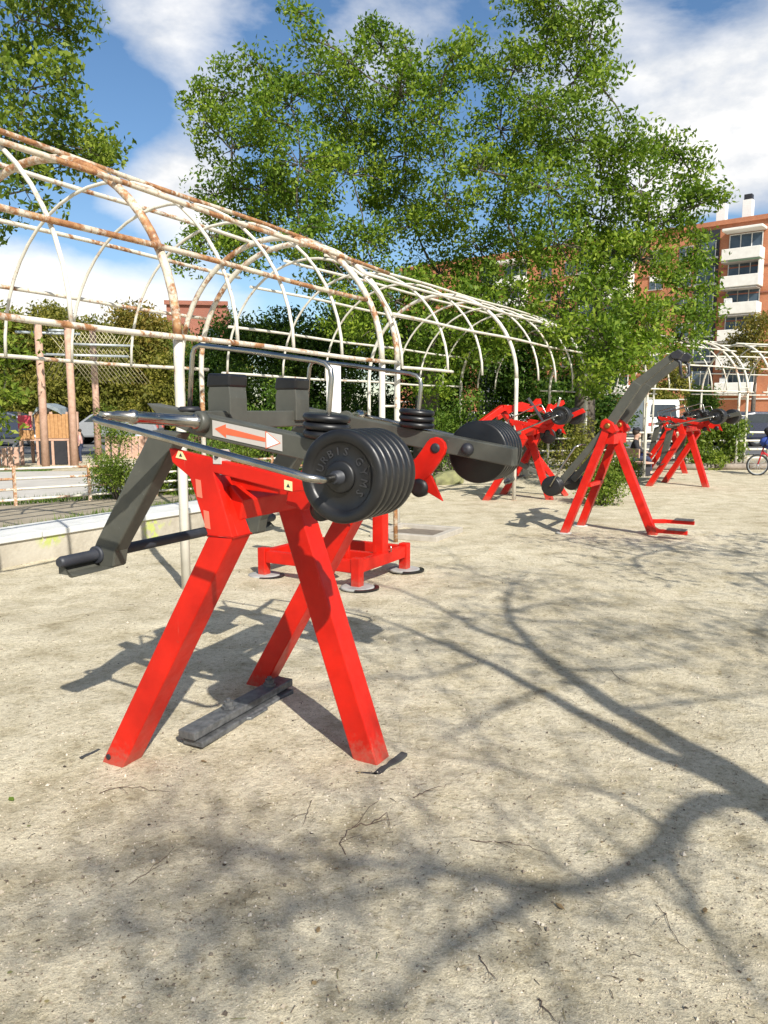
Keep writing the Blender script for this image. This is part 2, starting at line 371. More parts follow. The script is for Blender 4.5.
# ------------------------------------------------------------------ main lever machine (local x = along the arms, y = across)
AX = math.atan2(-.449, .893)
DR = -.165                                   # slope of the arms
def arm_z(s): return 1.575+(s-.326)*DR
def text_mesh(ch, size, ext):
    c = bpy.data.curves.new('glyph', 'FONT'); c.body = ch; c.size = size; c.extrude = ext; c.align_x = 'CENTER'; c.align_y = 'BOTTOM'; c.resolution_u = 2
    o = bpy.data.objects.new('glyph', c); col.objects.link(o)
    dg = bpy.context.evaluated_depsgraph_get(); me = bpy.data.meshes.new_from_object(o.evaluated_get(dg))
    vs = [tuple(v.co) for v in me.vertices]; fs = [tuple(p.vertices) for p in me.polygons]
    bpy.data.objects.remove(o); bpy.data.curves.remove(c); bpy.data.meshes.remove(me)
    return vs, fs
def lettering(mb, word, a0, step, r, size, cx, y, cz):
    for i, ch in enumerate(word):
        a = R(a0+i*step); vs, fs = text_mesh(ch, size, .0022)
        # clockwise from the top, outward is up, seen from -y
        o = []
        for u, v, w_ in vs:
            rx = u*math.cos(a)+(r+v)*math.sin(a); rz = -u*math.sin(a)+(r+v)*math.cos(a)
            o.append((cx+rx, y-w_, cz+rz))
        mb.add(o, fs)
def plate_prof(r, t):
    return [(0,.018),(0,.040),(.004,.044),(.009,.052),(.010,r*.70),(.006,r*.735),(0,r*.76),(0,r-.012),(.003,r-.004),(.009,r),(t-.009,r),(t-.003,r-.004),(t,r-.012),(t,.018)]
def small_prof(r, t): return [(0,.012),(0,r-.014),(.004,r-.004),(t/2,r),(t-.004,r-.004),(t,r-.014),(t,.012)]

def make_lever_machine(rot=0, detail=True, label='', group=None, loc=(0,0,0), rz=AX):
    root = empty('lever_machine', loc, rz, label, 'gym machine', group)
    yk = Matrix.Translation((1.153,0,1.372)) @ Matrix.Rotation(-R(rot), 4, 'Y') @ Matrix.Translation((-1.153,0,-1.372))
    def tr(mb):
        if rot: mb.v = [tuple(yk @ Vector(v)) for v in mb.v]
        return mb
    # legs and brackets
    for sgn in (-1, 1):
        yo, yi = sgn*.577, sgn*.457
        b = MB(); b.hexa([(-.03,yo,-.03),(.095,yo,-.03),(.095,yi,-.03),(-.03,yi,-.03)], [(.622,yo,1.062),(.742,yo,1.062),(.742,yi,1.062),(.622,yi,1.062)])
        leg = b.build('leg', RED, root, .006)
        q = MB().prism_y([(.622,1.064),(.742,1.064),(.66,1.312),(.996,1.253),(1.09,1.262),(1.06,1.300),(.44,1.40),(.455,1.345),(.54,1.29)], yo, yo-sgn*.035)
        q.hexa([(.622,yo-sgn*.035,1.064),(.742,yo-sgn*.035,1.064),(.742,yi,1.064),(.622,yi,1.064)], [(.62,yo-sgn*.035,1.18),(.645,yo-sgn*.035,1.30),(.64,yi,1.30),(.60,yi,1.18)])
        bk = q.build('bracket', RED, root, .004)
        MB().tube([(.622,yo,1.064),(.742,yo,1.064),(.742,yi,1.064),(.622,yi,1.064)], .005, 6, closed=True).build('weld', RED, bk)
        # curved pivot bracket
        pts_o, pts_i = [], []
        cen = [(.92,1.235),(.985,1.225),(1.045,1.245),(1.09,1.285),(1.125,1.33),(1.153,1.372)]
        wd = [.045,.055,.055,.054,.053,.052]
        for i, (cx, cz) in enumerate(cen):
            p0 = cen[max(i-1, 0)]; p1 = cen[min(i+1, len(cen)-1)]; tx, tz = p1[0]-p0[0], p1[1]-p0[1]; L = math.hypot(tx, tz); nx_, nz = -tz/L, tx/L
            pts_o.append((cx+nx_*wd[i], cz+nz*wd[i])); pts_i.append((cx-nx_*wd[i], cz-nz*wd[i]))
        capc = [(1.153+.052*math.cos(a), 1.372+.052*math.sin(a)) for a in [R(150-30*k) for k in range(1, 6)]]
        pb = MB().prism_y(pts_o+capc+pts_i[::-1], sgn*.462, sgn*.437)
        pb.prism_y([(1.02,1.20),(1.08,1.175),(1.19,1.12),(1.13,1.24),(1.04,1.26)], sgn*.461, sgn*.445)
        br = pb.build('pivot_bracket', RED, root, .003)
        MB().lathe((1.153, sgn*.430, 1.372), (0,sgn,0), [(0,.012),(.002,.022),(.012,.026),(.042,.026)], 20).build('pivot_bolt', INK, br)
        MB().lathe((1.07, sgn*.43, 1.18), (0,sgn,0), [(0,.02),(.004,.045),(.04,.045),(.045,.02)], 20).build('rubber_stop', RUBBER, br)
    b = MB().hexa([(.985,-.06,-.03),(1.108,-.06,-.03),(1.108,.06,-.03),(.985,.06,-.03)], [(.565,-.06,1.195),(.685,-.06,1.195),(.685,.06,1.195),(.565,.06,1.195)])
    b.build('leg', RED, root, .006)
    wb = MB().tube([(.565,-.062,1.19),(.685,-.062,1.19),(.685,.062,1.19),(.565,.062,1.19)], .006, 6, closed=True)
    wb.build('weld', RED, root)
    MB().prism_y([(.56,1.13),(.72,1.12),(.74,1.20),(.68,1.255),(.55,1.255)], -.50, .50).build('crossbeam', RED, root, .006)
    b = MB()
    for y in (-.2, .05, .3): b.prism_y([(.80,1.28),(.86,1.335),(.93,1.33),(.97,1.26),(.9,1.22)], y-.012, y+.012)
    b.beam((.60,-.42,1.27), (.95,-.42,1.25), .03, .06); b.beam((.9,-.45,1.25), (.9,.45,1.25), .05, .05)
    b.build('stop_plate', RED, root, .003)
    # yoke
    for sgn in (-1, 1):
        ar = MB(); yo, yi = sgn*.555, sgn*.470
        se = 1.43 if sgn < 0 else 1.52; ar.prism_y([(.31,arm_z(.31)),(se,arm_z(se)),(se,arm_z(se)-.085),(.56,arm_z(.56)-.085),(.40,arm_z(.4)-.06)], yo, yi)
        arm = tr(ar).build('arm', GREY, root, .005)
        low = MB().prism_y([(.33,1.47),(.475,1.46),(.105,.955),(.09,.885),(.02,.865),(-.035,.94),(-.005,.99)], yo+sgn*.002, yi+sgn*.01)
        low.prism_y([(.09,.883),(.02,.863),(-.03,.92),(-.03,.885)], sgn*.73, sgn*.54)
        tr(low).build('drop_arm', GREY, root, .008)
        rb = MB().lathe((.0, sgn*.548, .933), (0,sgn,0), [(0,.03),(.0,.038),(.022,.038),(.022,.03)], 24)
        tr(rb).build('collar', DARK, root)
        bolt = MB().lathe((1.304, sgn*(.47 if sgn > 0 else .47), arm_z(1.304)-.045), (0,-sgn,0), [(0,.03),(.012,.03),(.026,.022),(.032,.008)], 18)
        tr(bolt).build('axle_bolt', INK, arm)
        # storage sleeve and captive rail
        slv = MB().lathe((.60, sgn*.553, 1.503), (-.10,sgn*.40,.03), [(0,.028),(.05,.028),(.054,.022),(.29,.022),(.295,.026),(.315,.026),(.32,.020),(.37,.018),(.39,.012),(.43,.012)], 24)
        tr(slv).build('sleeve', CHROME, root)
        sa = 1.36 if sgn < 0 else 1.315; zc = arm_z(1.304)-.045-(.028 if sgn < 0 else .018)
        tr(MB().lathe((.60, sgn*.553, 1.503), (-.10,sgn*.40,.03), [(0,.042),(.03,.042),(.036,.034),(.036,.02)], 24)).build('sleeve_flange', GREY, root)
        rp = [(.50,sgn*.96,1.522),(.47,sgn*.975,1.527),(.45,sgn*.965,1.527),(.455,sgn*.95,1.522)]
        z0, z1 = 1.515, 1.352
        rail = [(.505,sgn*.93,1.527),(.472,sgn*.958,1.524),(.475,sgn*.972,1.520),(.52,sgn*.977,1.508)]
        for k in range(9): s_ = .62+k*.084; rail.append((s_, sgn*.975, z0+(s_-.50)*(zc+.012-z0)/(sa-.53)))
        rail += [(sa-.025,sgn*.972,zc+.008),(sa+.0,sgn*.955,zc+.004),(sa+.008,sgn*.93,zc),(sa+.002,sgn*.90,zc),(sa,sgn*.86,zc),(sa,sgn*.83,zc)]
        tr(MB().tube(rail, .0125, 12)).build('guide_rail', CHROME, root)
        sa = 1.36 if sgn < 0 else 1.315; zc = arm_z(1.304)-.045-(.028 if sgn < 0 else .018); RP = .150
        ax_ = MB().lathe((sa, sgn*.555, zc), (0,sgn,0), [(0,.04),(.01,.04),(.01,.022),(.295,.022),(.295,.017),(.31,.017)], 24)
        tr(ax_).build('axle', DARK, root)
        n = 6; t = .042
        for k in range(n):
            yb = sgn*(.567+k*t); fr = yb+sgn*t
            pl = MB().lathe((sa, fr, zc), (0,-sgn,0), plate_prof(RP, t-.001), 56)
            p = tr(pl).build('weight_plate', RUBBER, root)
            if k == n-1:
                hb = MB().lathe((sa, fr-sgn*.004, zc), (0,sgn,0), [(0,.052),(.008,.052),(.012,.046),(.012,.024)], 40)
                tr(hb).build('plate_hub', RUBBER, p)
                if detail and sgn < 0:
                    LM = plain('raised_letters', (.035,.035,.038), .3)
                    for wd_, a_, st_ in (('URBIS',-72,21),('GYMS',52,25)):
                        for q_, ch_ in enumerate(wd_):
                            lt = MB(); lettering(lt, ch_, a_+q_*st_, 0, .062, .036, sa, fr+.008, zc); tr(lt).build('letter', LM, p)
        # hoop with the three small discs
        za = arm_z(.5); zb = arm_z(1.12)
        y = sgn*.512; ho = 0 if sgn < 0 else -.105; zb = arm_z(1.12+ho)
        hp = [(.495,y,za-.01),(.512,y,1.70),(.52,y,1.765),(.532,y,1.79),(.56,y,1.80),(.80,y,1.768),(1.09,y,1.725),(1.125,y,1.715),(1.145,y,1.695),(1.15,y,1.665),(1.138,y,1.55),(1.128,y,zb-.01)]
        hp = [(a_+ho, b_, c_) for a_, b_, c_ in hp]
        h = tr(MB().tube(hp, .0098, 12)).build('hoop', CHROME, root)
        tr(MB().lathe((.495+ho,y,za-.002), (0,0,1), [(0,.045),(.012,.045),(.02,.035)], 20)).build('hoop_foot', INK, h)
        for k in range(3):
            d_ = MB().lathe((1.127+ho, y, zb+.004+k*.030), (.09,0,1), small_prof(.088, .0285), 40)
            tr(d_).build('small_disc', RUBBER, root)
        # shoulder pads
        y = sgn*.25
        ps = MB().prism_y([(.42,1.50),(.54,1.50),(.54,1.60),(.535,1.648),(.43,1.648),(.42,1.62)], y-.058, y+.058)
        st = tr(ps).build('pad_stand', GREY, root, .004)
        pd = MB().prism_y([(.415,1.645),(.54,1.645),(.545,1.70),(.425,1.705)], y-.062, y+.062)
        tr(pd).build('pad', RUBBER, st, .01)
    cb = MB().box((.475,0,1.51), (.10,.938,.075)); tr(cb).build('yoke_beam', GREY, root, .005)
    bar = MB().tube([(0,-.76,.933),(0,-.745,.933),(0,0,.933),(0,.745,.933),(0,.76,.933)], [.018,.024,.024,.024,.018], 18)
    tr(bar).build('foot_roller', DARK, root)
    if detail:
        # sticker with a double arrow on the near arm
        ys = -.557
        def st(s, dz): s -= .055; return (s, arm_z(s)-dz)
        q = MB().prism_y([st(.70,.010),st(1.02,.010),st(1.02,.070),st(.70,.070)], ys, ys-.001); stk = q.build('arrow_sticker', STICK_W, root)
        a = MB().prism_y([st(.712,.041),st(.765,.015),st(.765,.028),st(.945,.034),st(.945,.049),st(.765,.054),st(.765,.067)], ys-.001, ys-.002); a.build('arrow', STICK_R, stk)
        a = MB().prism_y([st(1.008,.041),st(.952,.013),st(.952,.069)], ys-.0022, ys-.003); a.build('arrow_head', plain('arrow_white', (.85,.80,.76), .5, 0, .05), stk)
        a = MB().prism_y([st(1.014,.041),st(.947,.008),st(.947,.074)], ys-.0011, ys-.002); a.build('arrow_outline', STICK_R, stk)
        q = MB().prism_y([(.66,1.345),(.70,1.345),(.70,1.40),(.66,1.40)], -.58, -.52); q.build('hinge_tab', STICK_W, root, .002)
        MB().lathe((.68,-.58,1.375), (0,-1,0), [(0,.009),(.006,.008)], 10).build('rivet', INK, root)
        for pts in ([(.475,1.365),(.53,1.356),(.51,1.388),(.49,1.392)], [(.985,1.262),(1.02,1.257),(1.02,1.292),(.985,1.298)]):
            q = MB().prism_y(pts, -.578, -.579); s2 = q.build('warning_sticker', STICK_Y, root)
            cx = sum(p[0] for p in pts)/4; cz = sum(p[1] for p in pts)/4
            MB().prism_y([(cx-.008,cz-.006),(cx+.008,cz-.007),(cx,cz+.008)], -.579, -.5796).build('warning_mark', INK, s2)
        for k, (sx, sz) in enumerate(((.575,1.25),(.61,1.13))):
            q = MB().prism_y([(sx,sz-.035),(sx+.028,sz-.04),(sx+.022,sz+.03),(sx-.004,sz+.034)], -.578, -.5786); q.build('faded_label', plain('faded_label', (.62,.16,.10), .6, 0, .1), root)
        # foot bar on the ground
        fp = MB().prism_z([(.19,-.31),(.29,-.31),(.29,.50),(.19,.50)], .045, .085); fp.prism_z([(.20,-.29),(.315,-.29),(.315,.47),(.20,.47)], .008, .038); fp.prism_z([(.31,.04),(.335,.06),(.335,.2),(.31,.22)], .014, .034)
        f = fp.build('foot_bar', STEEL, root, .006)
        for y in (.0, .35):
            MB().lathe((.24,y,.086), (0,0,1), [(0,.034),(.014,.034),(.015,.024),(.036,.024),(.036,.012),(.05,.012)], 8, False).build('bolt', STEEL, f)
        # black edges of the buried footings
        TAR = paint('tar', (.02,.022,.025), (.06,.06,.06), .8)
        for (x0, y0, x1, y1, w_) in ((1.135,-.15,1.16,.10,.016),(1.05,-.17,1.14,-.14,.010),(.0,.67,.16,.69,.02),(-.10,.42,-.085,.60,.018),(-.12,-.60,-.11,-.47,.010)):
            n = 7; P = [(x0+(x1-x0)*i/n, y0+(y1-y0)*i/n) for i in range(n+1)]; dx, dy = x1-x0, y1-y0; L = math.hypot(dx, dy); ux, uy = -dy/L, dx/L
            up = [(p[0]+ux*w_*random.uniform(.5, 1.3), p[1]+uy*w_*random.uniform(.5, 1.3)) for p in P]; dn = [(p[0]-ux*w_*random.uniform(.5, 1.3), p[1]-uy*w_*random.uniform(.5, 1.3)) for p in P]
            MB().prism_z(up+dn[::-1], -.02, .0045).build('footing_edge', TAR, root)
        MB().lathe((.03,-.578,.03), (0,-1,0), [(0,.013),(.004,.013)], 12).build('drain_cap', INK, root)
    return root
make_lever_machine(0, True, 'foreground red and grey lever machine, six large black plates on its near side', 'red outdoor gym machines', (-.985,3.76,0))
m3 = make_lever_machine(24, False, 'red lever machine with lifted plates, front one of the pair by the seated person', 'red outdoor gym machines', (5.72,16.2,0), math.atan2(-.60, .80))
m4 = copy_tree(m3); m4.location = (6.55,19.5,0); m4.rotation_euler.z = math.atan2(-.5, .86); m4['label'] = 'red lever machine partly hidden behind the front one, beside the leafy oleander bed'
m5 = make_lever_machine(34, False, 'red lever machine with raised red arms behind the far stack of plates', 'red outdoor gym machines', (1.95,13.75,0), math.atan2(-.42, .9))
for o in [x for x in bpy.data.objects if x.parent == m5 and x.name.startswith(('arm','yoke_beam'))]:
    o.data.materials.clear(); o.data.materials.append(RED)

def w2l(root, p): return tuple(Matrix.Rotation(-root.rotation_euler.z, 4, 'Z') @ (Vector(p)-root.location))
def wbar(nm, pts, w_, mat, dd=13.6):
    P = [w2l(m5, at(*q[:2], q[2] if len(q) > 2 else dd)) for q in pts]; b = MB()
    for i in range(len(P)-1): b.beam(P[i], P[i+1], w_, w_)
    return b.build(nm, mat, m5, .006)
wbar('bent_bar', [(480,424,13),(502,408,13.2),(531,409,13.6),(539,401,13.8)], .10, RED)
wbar('bent_bar', [(497,418,14),(520,404,14.2),(548,412,14.4),(563,402,14.6)], .08, RED)
wbar('brace', [(503,412,13.3),(541,462,13.9)], .08, RED); wbar('brace', [(551,405,13.9),(525,462,13.5)], .08, RED); wbar('leg', [(541,462,13.9),(566,496,14)], .09, RED)
wbar('seat_bar', [(516,462,13.4),(548,478,13.4)], .08, GREY); wbar('lever', [(528,398,13.6),(545,424,13.6)], .05, DARK); wbar('lever', [(560,398,13.9),(553,425,13.9)], .04, CHROME)
for q_ in ((536,432),(548,436)): MB().lathe(w2l(m5, at(q_[0], q_[1], 13.7)), (0,1,0), small_prof(.14,.05), 28).build('weight_plate', RUBBER, m5)
# ------------------------------------------------------------------ second machine: tall raised lever arms
def tall_lever(loc, rz):
    root = empty('lever_machine', loc, rz, 'red machine with two long bent grey arms raised high and footrests, right of centre', 'gym machine', 'red outdoor gym machines')
    for y in (-.36, .36):
        MB().hexa([(-.05,y-.05,-.02),(.05,y-.05,-.02),(.05,y+.05,-.02),(-.05,y+.05,-.02)], [(.44,y*.8-.05,1.34),(.54,y*.8-.05,1.34),(.54,y*.8+.05,1.34),(.44,y*.8+.05,1.34)]).build('leg', RED, root, .005)
        hd = MB().prism_y([(.40,1.34),(.42,1.42),(.47,1.45),(.56,1.40),(.62,1.30),(.56,1.26)], y*.8-.07, y*.8+.07); hd.build('bearing_head', RED, root, .012)
        MB().lathe((.50,y*.8-.07,1.36), (0,-1,0), [(0,.035),(.012,.035),(.02,.02)], 16).build('bearing_cap', BRONZE, root)
        # lever arm: plates end, pivot, elbow, handle end
        a = MB().beam((-.10,y*.8,.62), (.50,y*.8,1.36), .06, .08).beam((.50,y*.8,1.36), (.82,y*.8,1.87), .07, .115).beam((.80,y*.8,1.845), (1.24,y*.8,2.20), .065, .105, w1=.055, h1=.075)
        arm = a.build('arm', GREY, root, .006)
        MB().tube([(1.2,y*.8,2.16),(1.29,y*.8,2.10),(1.30,y*.8,1.98),(1.29,y*.3,1.94)], .018, 10).build('handle', DARK, arm)
        MB().prism_y([(1.18,2.19),(1.27,2.25),(1.33,2.20),(1.28,2.13),(1.20,2.14)], y*.8-.05, y*.8+.05).build('arm_cap', INK, arm, .01)
        sg = -1 if y < 0 else 1
        for k in range(4):
            MB().lathe((-.14, y*.8+sg*(.05+k*.045), .60), (0,sg,0), small_prof(.125, .043), 32).build('weight_plate', RUBBER, root)
        MB().tube([(-.14,y*.8+sg*.24,.60),(.0,y*.8+sg*.245,.85),(.16,y*.8+sg*.245,1.1),(.21,y*.8+sg*.2,1.13),(.22,y*.8,1.12)], .013, 8).build('guide_rail', CHROME, root)
    MB().box((-.14,0,.60), (.05,.5,.05)).build('axle', DARK, root, .004)
    MB().beam((.28,-.30,.62), (.28,.30,.62), .05, .05).build('stop_beam', RED, root, .004)
    MB().hexa([(.98,-.06,-.02),(1.09,-.06,-.02),(1.09,.06,-.02),(.98,.06,-.02)], [(.46,-.06,1.20),(.57,-.06,1.20),(.57,.06,1.20),(.46,.06,1.20)]).build('leg', RED, root, .005)
    MB().box((.51,0,1.20), (.13,.62,.13)).build('crossbeam', RED, root, .006)
    for y in (-.24, .24):
        f = MB().beam((.98,y*.3,.12 if y < 0 else .17), (1.12,y,.10 if y < 0 else .16), .05, .05).beam((1.10,y,.10 if y < 0 else .16), (1.46,y,.10 if y < 0 else .16), .05, .045)
        fr = f.build('footrest', RED, root, .004)
        MB().box((1.34,y,.135 if y < 0 else .195), (.22,.11,.018)).build('tread', STEEL, fr, .003)
    for cx, cy in ((0,-.36),(0,.36),(1.04,0)): MB().lathe((cx,cy,-.01), (0,0,1), [(0,.1),(.018,.1),(.022,.07)], 14).build('footing', CONC, root)
    return root
tall_lever((2.47,9.97,0), math.atan2(-.51, .86))

# ------------------------------------------------------------------ machine on a four-footed base frame
def base_machine(loc, rz):
    root = empty('base_frame_machine', loc, rz, 'red machine on a low rectangular four-footed frame, behind the nearest plates', 'gym machine', 'red outdoor gym machines')
    for x, y in ((0,0),(1.03,0),(0,.88),(1.03,.88)):
        leg = MB().box((x,y,.135), (.085,.085,.27)).build('leg', RED, root, .006)
        MB().lathe((x,y,-.005), (0,0,1), [(0,.15),(.02,.15),(.024,.13)], 22).build('foot_disc', paint('disc_concrete', (.24,.24,.23), (.40,.39,.37), .9), leg)
        a = MB(); n = 10
        a.prism_z([(x+.20*math.cos(R(-70+k*14))*1., y+.17*math.sin(R(-70+k*14))) for k in range(n)]+[(x+.165*math.cos(R(-70+k*14)), y+.145*math.sin(R(-70+k*14))) for k in range(n-1, -1, -1)], 0, .016)
        a.build('rubber_edge', RUBBER, leg)
    MB().box((.515,0,.19), (.94,.07,.11)).build('base_beam', RED, root, .005); MB().box((.515,.88,.19), (.94,.07,.11)).build('base_beam', RED, root, .005)
    MB().box((0,.44,.19), (.07,.79,.11)).build('base_beam', RED, root, .005); MB().box((1.03,.44,.19), (.07,.79,.11)).build('base_beam', RED, root, .005)
    MB().box((.515,.44,.19), (.95,.07,.09)).build('base_beam', RED, root, .005)
    c = MB().box((.80,.16,.70), (.075,.075,1.0)).build('column', RED, root, .005)
    lb = MB().box((.73,.119,.42), (.06,.002,.36)).build('instruction_label', WHITE, c)
    lb2 = MB().box((.73,.135,.42), (.065,.028,.37)).build('label_plate', RED, root)
    for k in range(4): MB().box((.73,.1172,.30+k*.085), (.032,.0012,.028)).build('pictogram', INK, lb)
    MB().box((1.0,.46,.75), (.11,.11,1.1)).build('column', RED, root, .006)
    MB().box((.55,.28,1.24), (.72,.10,.08)).build('top_beam', RED, root, .006)
    MB().tube([(1.07,.5,.25),(1.09,.5,.25),(1.09,.5,.30),(1.07,.5,.30)], .006, 6).build('eye_ring', CHROME, root)
    return root
_b = gp(266,577)
base_machine((-1.13,7.12,0), math.atan2(-.51, .9))
# small white panel on a post behind the arms
pn = empty('sign_board', (-.52,8.05,0), R(-8), 'white blank narrow sign board on a thin post behind the grey arms', 'sign')
MB().tube([(0,.03,0),(0,.03,2.02)], .02, 10).build('post', RUST_M, pn)
MB().box((0,0,1.74), (.15,.02,.60)).build('panel', WHITE, pn, .003)

# ------------------------------------------------------------------ pergola of bent tubes
PR, PZ = 1.6, 2.15
PR0, PZ0 = PR, PZ
def pergola(base, ratio, label, posts, thin, t0, t1, cuts, left_posts=True, rust=True, low=0, ladder=()):
    L = math.hypot(ratio, 1); q = Vector((ratio/L, 1/L, 0)); n = Vector((-q.y, q.x, 0))      # along, towards the left row
    root = empty('pergola', base, 0, label, 'pergola', 'tunnel pergola of bent white tubes')
    def P(t, th): return q*t + n*(PR-PR*math.cos(th)) + Vector((0,0,PZ+PR*math.sin(th)))
    rad = .037 if rust else .031
    for i, t in enumerate(posts):
        pts = [q*t+Vector((0,0,-.05)), q*t+Vector((0,0,1.0)), q*t+Vector((0,0,1.9))] + [P(t, math.pi*k/28) for k in range(29)] + [q*t+n*2*PR+Vector((0,0,1.9)), q*t+n*2*PR+Vector((0,0,-.05))]
        # shaft: foot white, arc rusty
        a = MB().tube(pts[:4], rad+.003, 14).build('post', RUST_L, root)
        MB().tube(pts[3:], rad, 14).build('arch', RUST_H if rust and i == 0 else RUST_M if rust else RUST_L, root)
        MB().lathe(tuple(q*t+Vector((0,0,-.01))), (0,0,1), [(0,.075),(.012,.07),(.016,.05)], 14).build('foot', RUST_M, a)
    for t in thin:
        MB().tube([P(t, math.pi*k/24)-Vector((0,0,.0)) for k in range(25)], .018, 8).build('thin_arch', RUST_L, root)
    for k in range(8):
        if k < low: continue
        e0, e1 = cuts.get(k, (t0, t1)); th = math.pi*k/7
        off = Vector((0,0,0))
        pt = []
        m = 24
        for j in range(m+1):
            t = e0+(e1-e0)*j/m; c = P(t, th); rr = .03
            pt.append(c + (n*(-math.cos(th))+Vector((0,0,math.sin(th))))*.045 + Vector((0,0,.008*math.sin(t*1.7+k))))
        MB().tube(pt, .024 if rust else .02, 10).build('rail', (RUST_H if k in (1,2,3) else RUST_M) if rust else RUST_L, root)
    # low rail along the left row and ladder rungs
    for (ta, tb, side, zs) in ladder:
        for z in zs:
            o_ = n*(2*PR*side); MB().tube([q*ta+o_+Vector((0,0,z)), q*tb+o_+Vector((0,0,z))], .014, 8).build('rung', RUST_L, root)
    return root
S = 1/math.hypot(.53, 1)*1.0
def tt(d, ratio, d0): return (d-d0)*math.hypot(ratio, 1)
PR = 1.64; r1 = .53; d0 = 6.55
T = lambda d: tt(d, r1, d0)
pergola((-1.72,d0,0), r1, 'long rusty white tube pergola tunnel nearest on the left, over the low wall', [T(6.55), T(9.75), T(10.12), T(3.3)], [T(d) for d in (4.1,4.85,5.6,7.25,8.05,8.9)],
        T(2.2), T(10.3), {0:(T(2.2),T(10.1)), 1:(T(2.2),T(9.6)), 2:(T(2.2),T(10.9)), 6:(T(2.2),T(10.1))}, ladder=[(T(9.75),T(10.12),0,(1.05,1.6,2.0)), (T(9.75),T(10.12),1,(1.0,1.5))])
PR, PZ = 1.48, 2.08
r2 = .61; T2 = lambda d: tt(d, r2, 9.8)
pergola((.17,9.8,0), r2, 'white tube pergola stretch in the middle, ending under the leafy branches', [T2(13.2), T2(16.6)], [T2(d) for d in (9.9,11.0,12.0,14.1,14.9,15.8,17.4,18.3)],
        T2(9.85), T2(18.4), {0:(T2(9.85),T2(11.05)), 7:(T2(9.85),T2(16.6))}, rust=False)
PR, PZ = 1.4, 2.03; r3 = 1.2; T3 = lambda d: tt(d, r3, 17.6)
pergola((5.7,17.6,0), r3, 'white tube pergola stretch turning right behind the raised grey arms', [T3(17.9), T3(20.75), T3(21.05)], [T3(d) for d in (18.5,19.1,19.8,20.3)],
        T3(17.7), T3(21.2), {}, rust=False, ladder=[(T3(20.75),T3(21.05),0,(.9,1.4,1.9,2.15)), (T3(20.75),T3(21.05),1,(.9,1.4,1.9))])
r4 = 3.2; T4 = lambda d: tt(d, r4, 21.3)
pergola((10.2,21.3,0), r4, 'white tube pergola stretch at the right edge in front of the brick flats', [T4(21.45), T4(22.6), T4(23.6)], [T4(d) for d in (21.7,21.95,22.2,22.9,23.1,23.3)],
        T4(21.35), T4(23.7), {}, rust=False)

# tree pit with a rusty stump post
pit = empty('tree_pit', (.42,9.55,0), AX, 'square concrete-edged pit around the foot of the pergola posts', 'tree pit'); pit.scale = (.78,.78,1)
k = MB()
for c, d in (((0,-.5,.03),(1.14,.12,.07)), ((0,.5,.03),(1.14,.12,.07)), ((-.51,0,.03),(.12,.88,.07)), ((.51,0,.03),(.12,.88,.07))): k.box(c, d)
k.build('kerb', paint('sandy_kerb', (.34,.31,.26), (.46,.42,.36), .95), pit, .008); MB().box((0,0,.005), (.9,.88,.02)).build('bed', plain('pit_soil', (.16,.13,.10), .95), pit)
MB().tube([(.14,9.0,-.05),(.13,9.0,.62),(.135,9.0,.9)], .028, 10).build('post', RUST_H)
tag(bpy.data.objects['post.%03d' % 0] if 'post.000' in bpy.data.objects else [o for o in bpy.data.objects if o.name.startswith('post') and o.parent is None][0], 'short rusty post standing at the corner of the square concrete pit', 'post')

# ------------------------------------------------------------------ low wall with white coping
wd = Vector((.5,.866,0)).normalized(); wn = Vector((-wd.y, wd.x, 0)); w0 = Vector((-3.8,7.47,0))
def wall_mat():
    m, nt_, b, o = new_mat('lichen_wall')
    c = ramp(nt_, noise(nt_, 2.2, 7, .65), [(.3, (.30,.26,.20)), (.6, (.46,.42,.34))])
    g_ = ramp(nt_, noise(nt_, 1.7, 4, .5, dist=.3), [(.60, (0,0,0)), (.66, (1,1,1))])
    g2 = ramp(nt_, noise(nt_, 16, 3, .5), [(.42, (0,0,0)), (.50, (1,1,1))])
    mm = N(nt_, 'ShaderNodeMath', operation='MULTIPLY'); nt_.links.new(g_, mm.inputs[0]); nt_.links.new(g2, mm.inputs[1])
    nt_.links.new(mixc(nt_, mm.outputs[0], c, (.42,.46,.14)), b.inputs['Base Color']); b.inputs['Roughness'].default_value = .9
    bump(nt_, b, noise(nt_, 22, 6), .6, .012); return m
WALL = wall_mat(); COPE = paint('coping', (.50,.50,.48), (.66,.66,.63), .8, (.38,.37,.34), 5, 0, 0, .4)
wl = empty('low_wall', w0, 0, 'low concrete wall with pale coping slabs and yellow lichen running behind the machine', 'wall')
def wquad(mb, t0, t1, n0, n1, z0, z1):
    p = lambda t, n, z: tuple(wd*t+wn*n+Vector((0,0,z)))
    mb.hexa([p(t0,n0,z0),p(t1,n0,z0),p(t1,n1,z0),p(t0,n1,z0)], [p(t0,n0,z1),p(t1,n0,z1),p(t1,n1,z1),p(t0,n1,z1)])
b = MB(); wquad(b, -5.5, 9.6, .03, .45, -.1, .235); b.build('wall_body', WALL, wl)
t = -5.5
while t < 9.5:
    b = MB(); t2 = min(t+1.2, 9.62); z_ = .30+random.uniform(-.004, .004); wquad(b, t+.006, t2-.006, 0, .62, .237, z_); b.build('coping_slab', COPE, wl, .008); t = t2
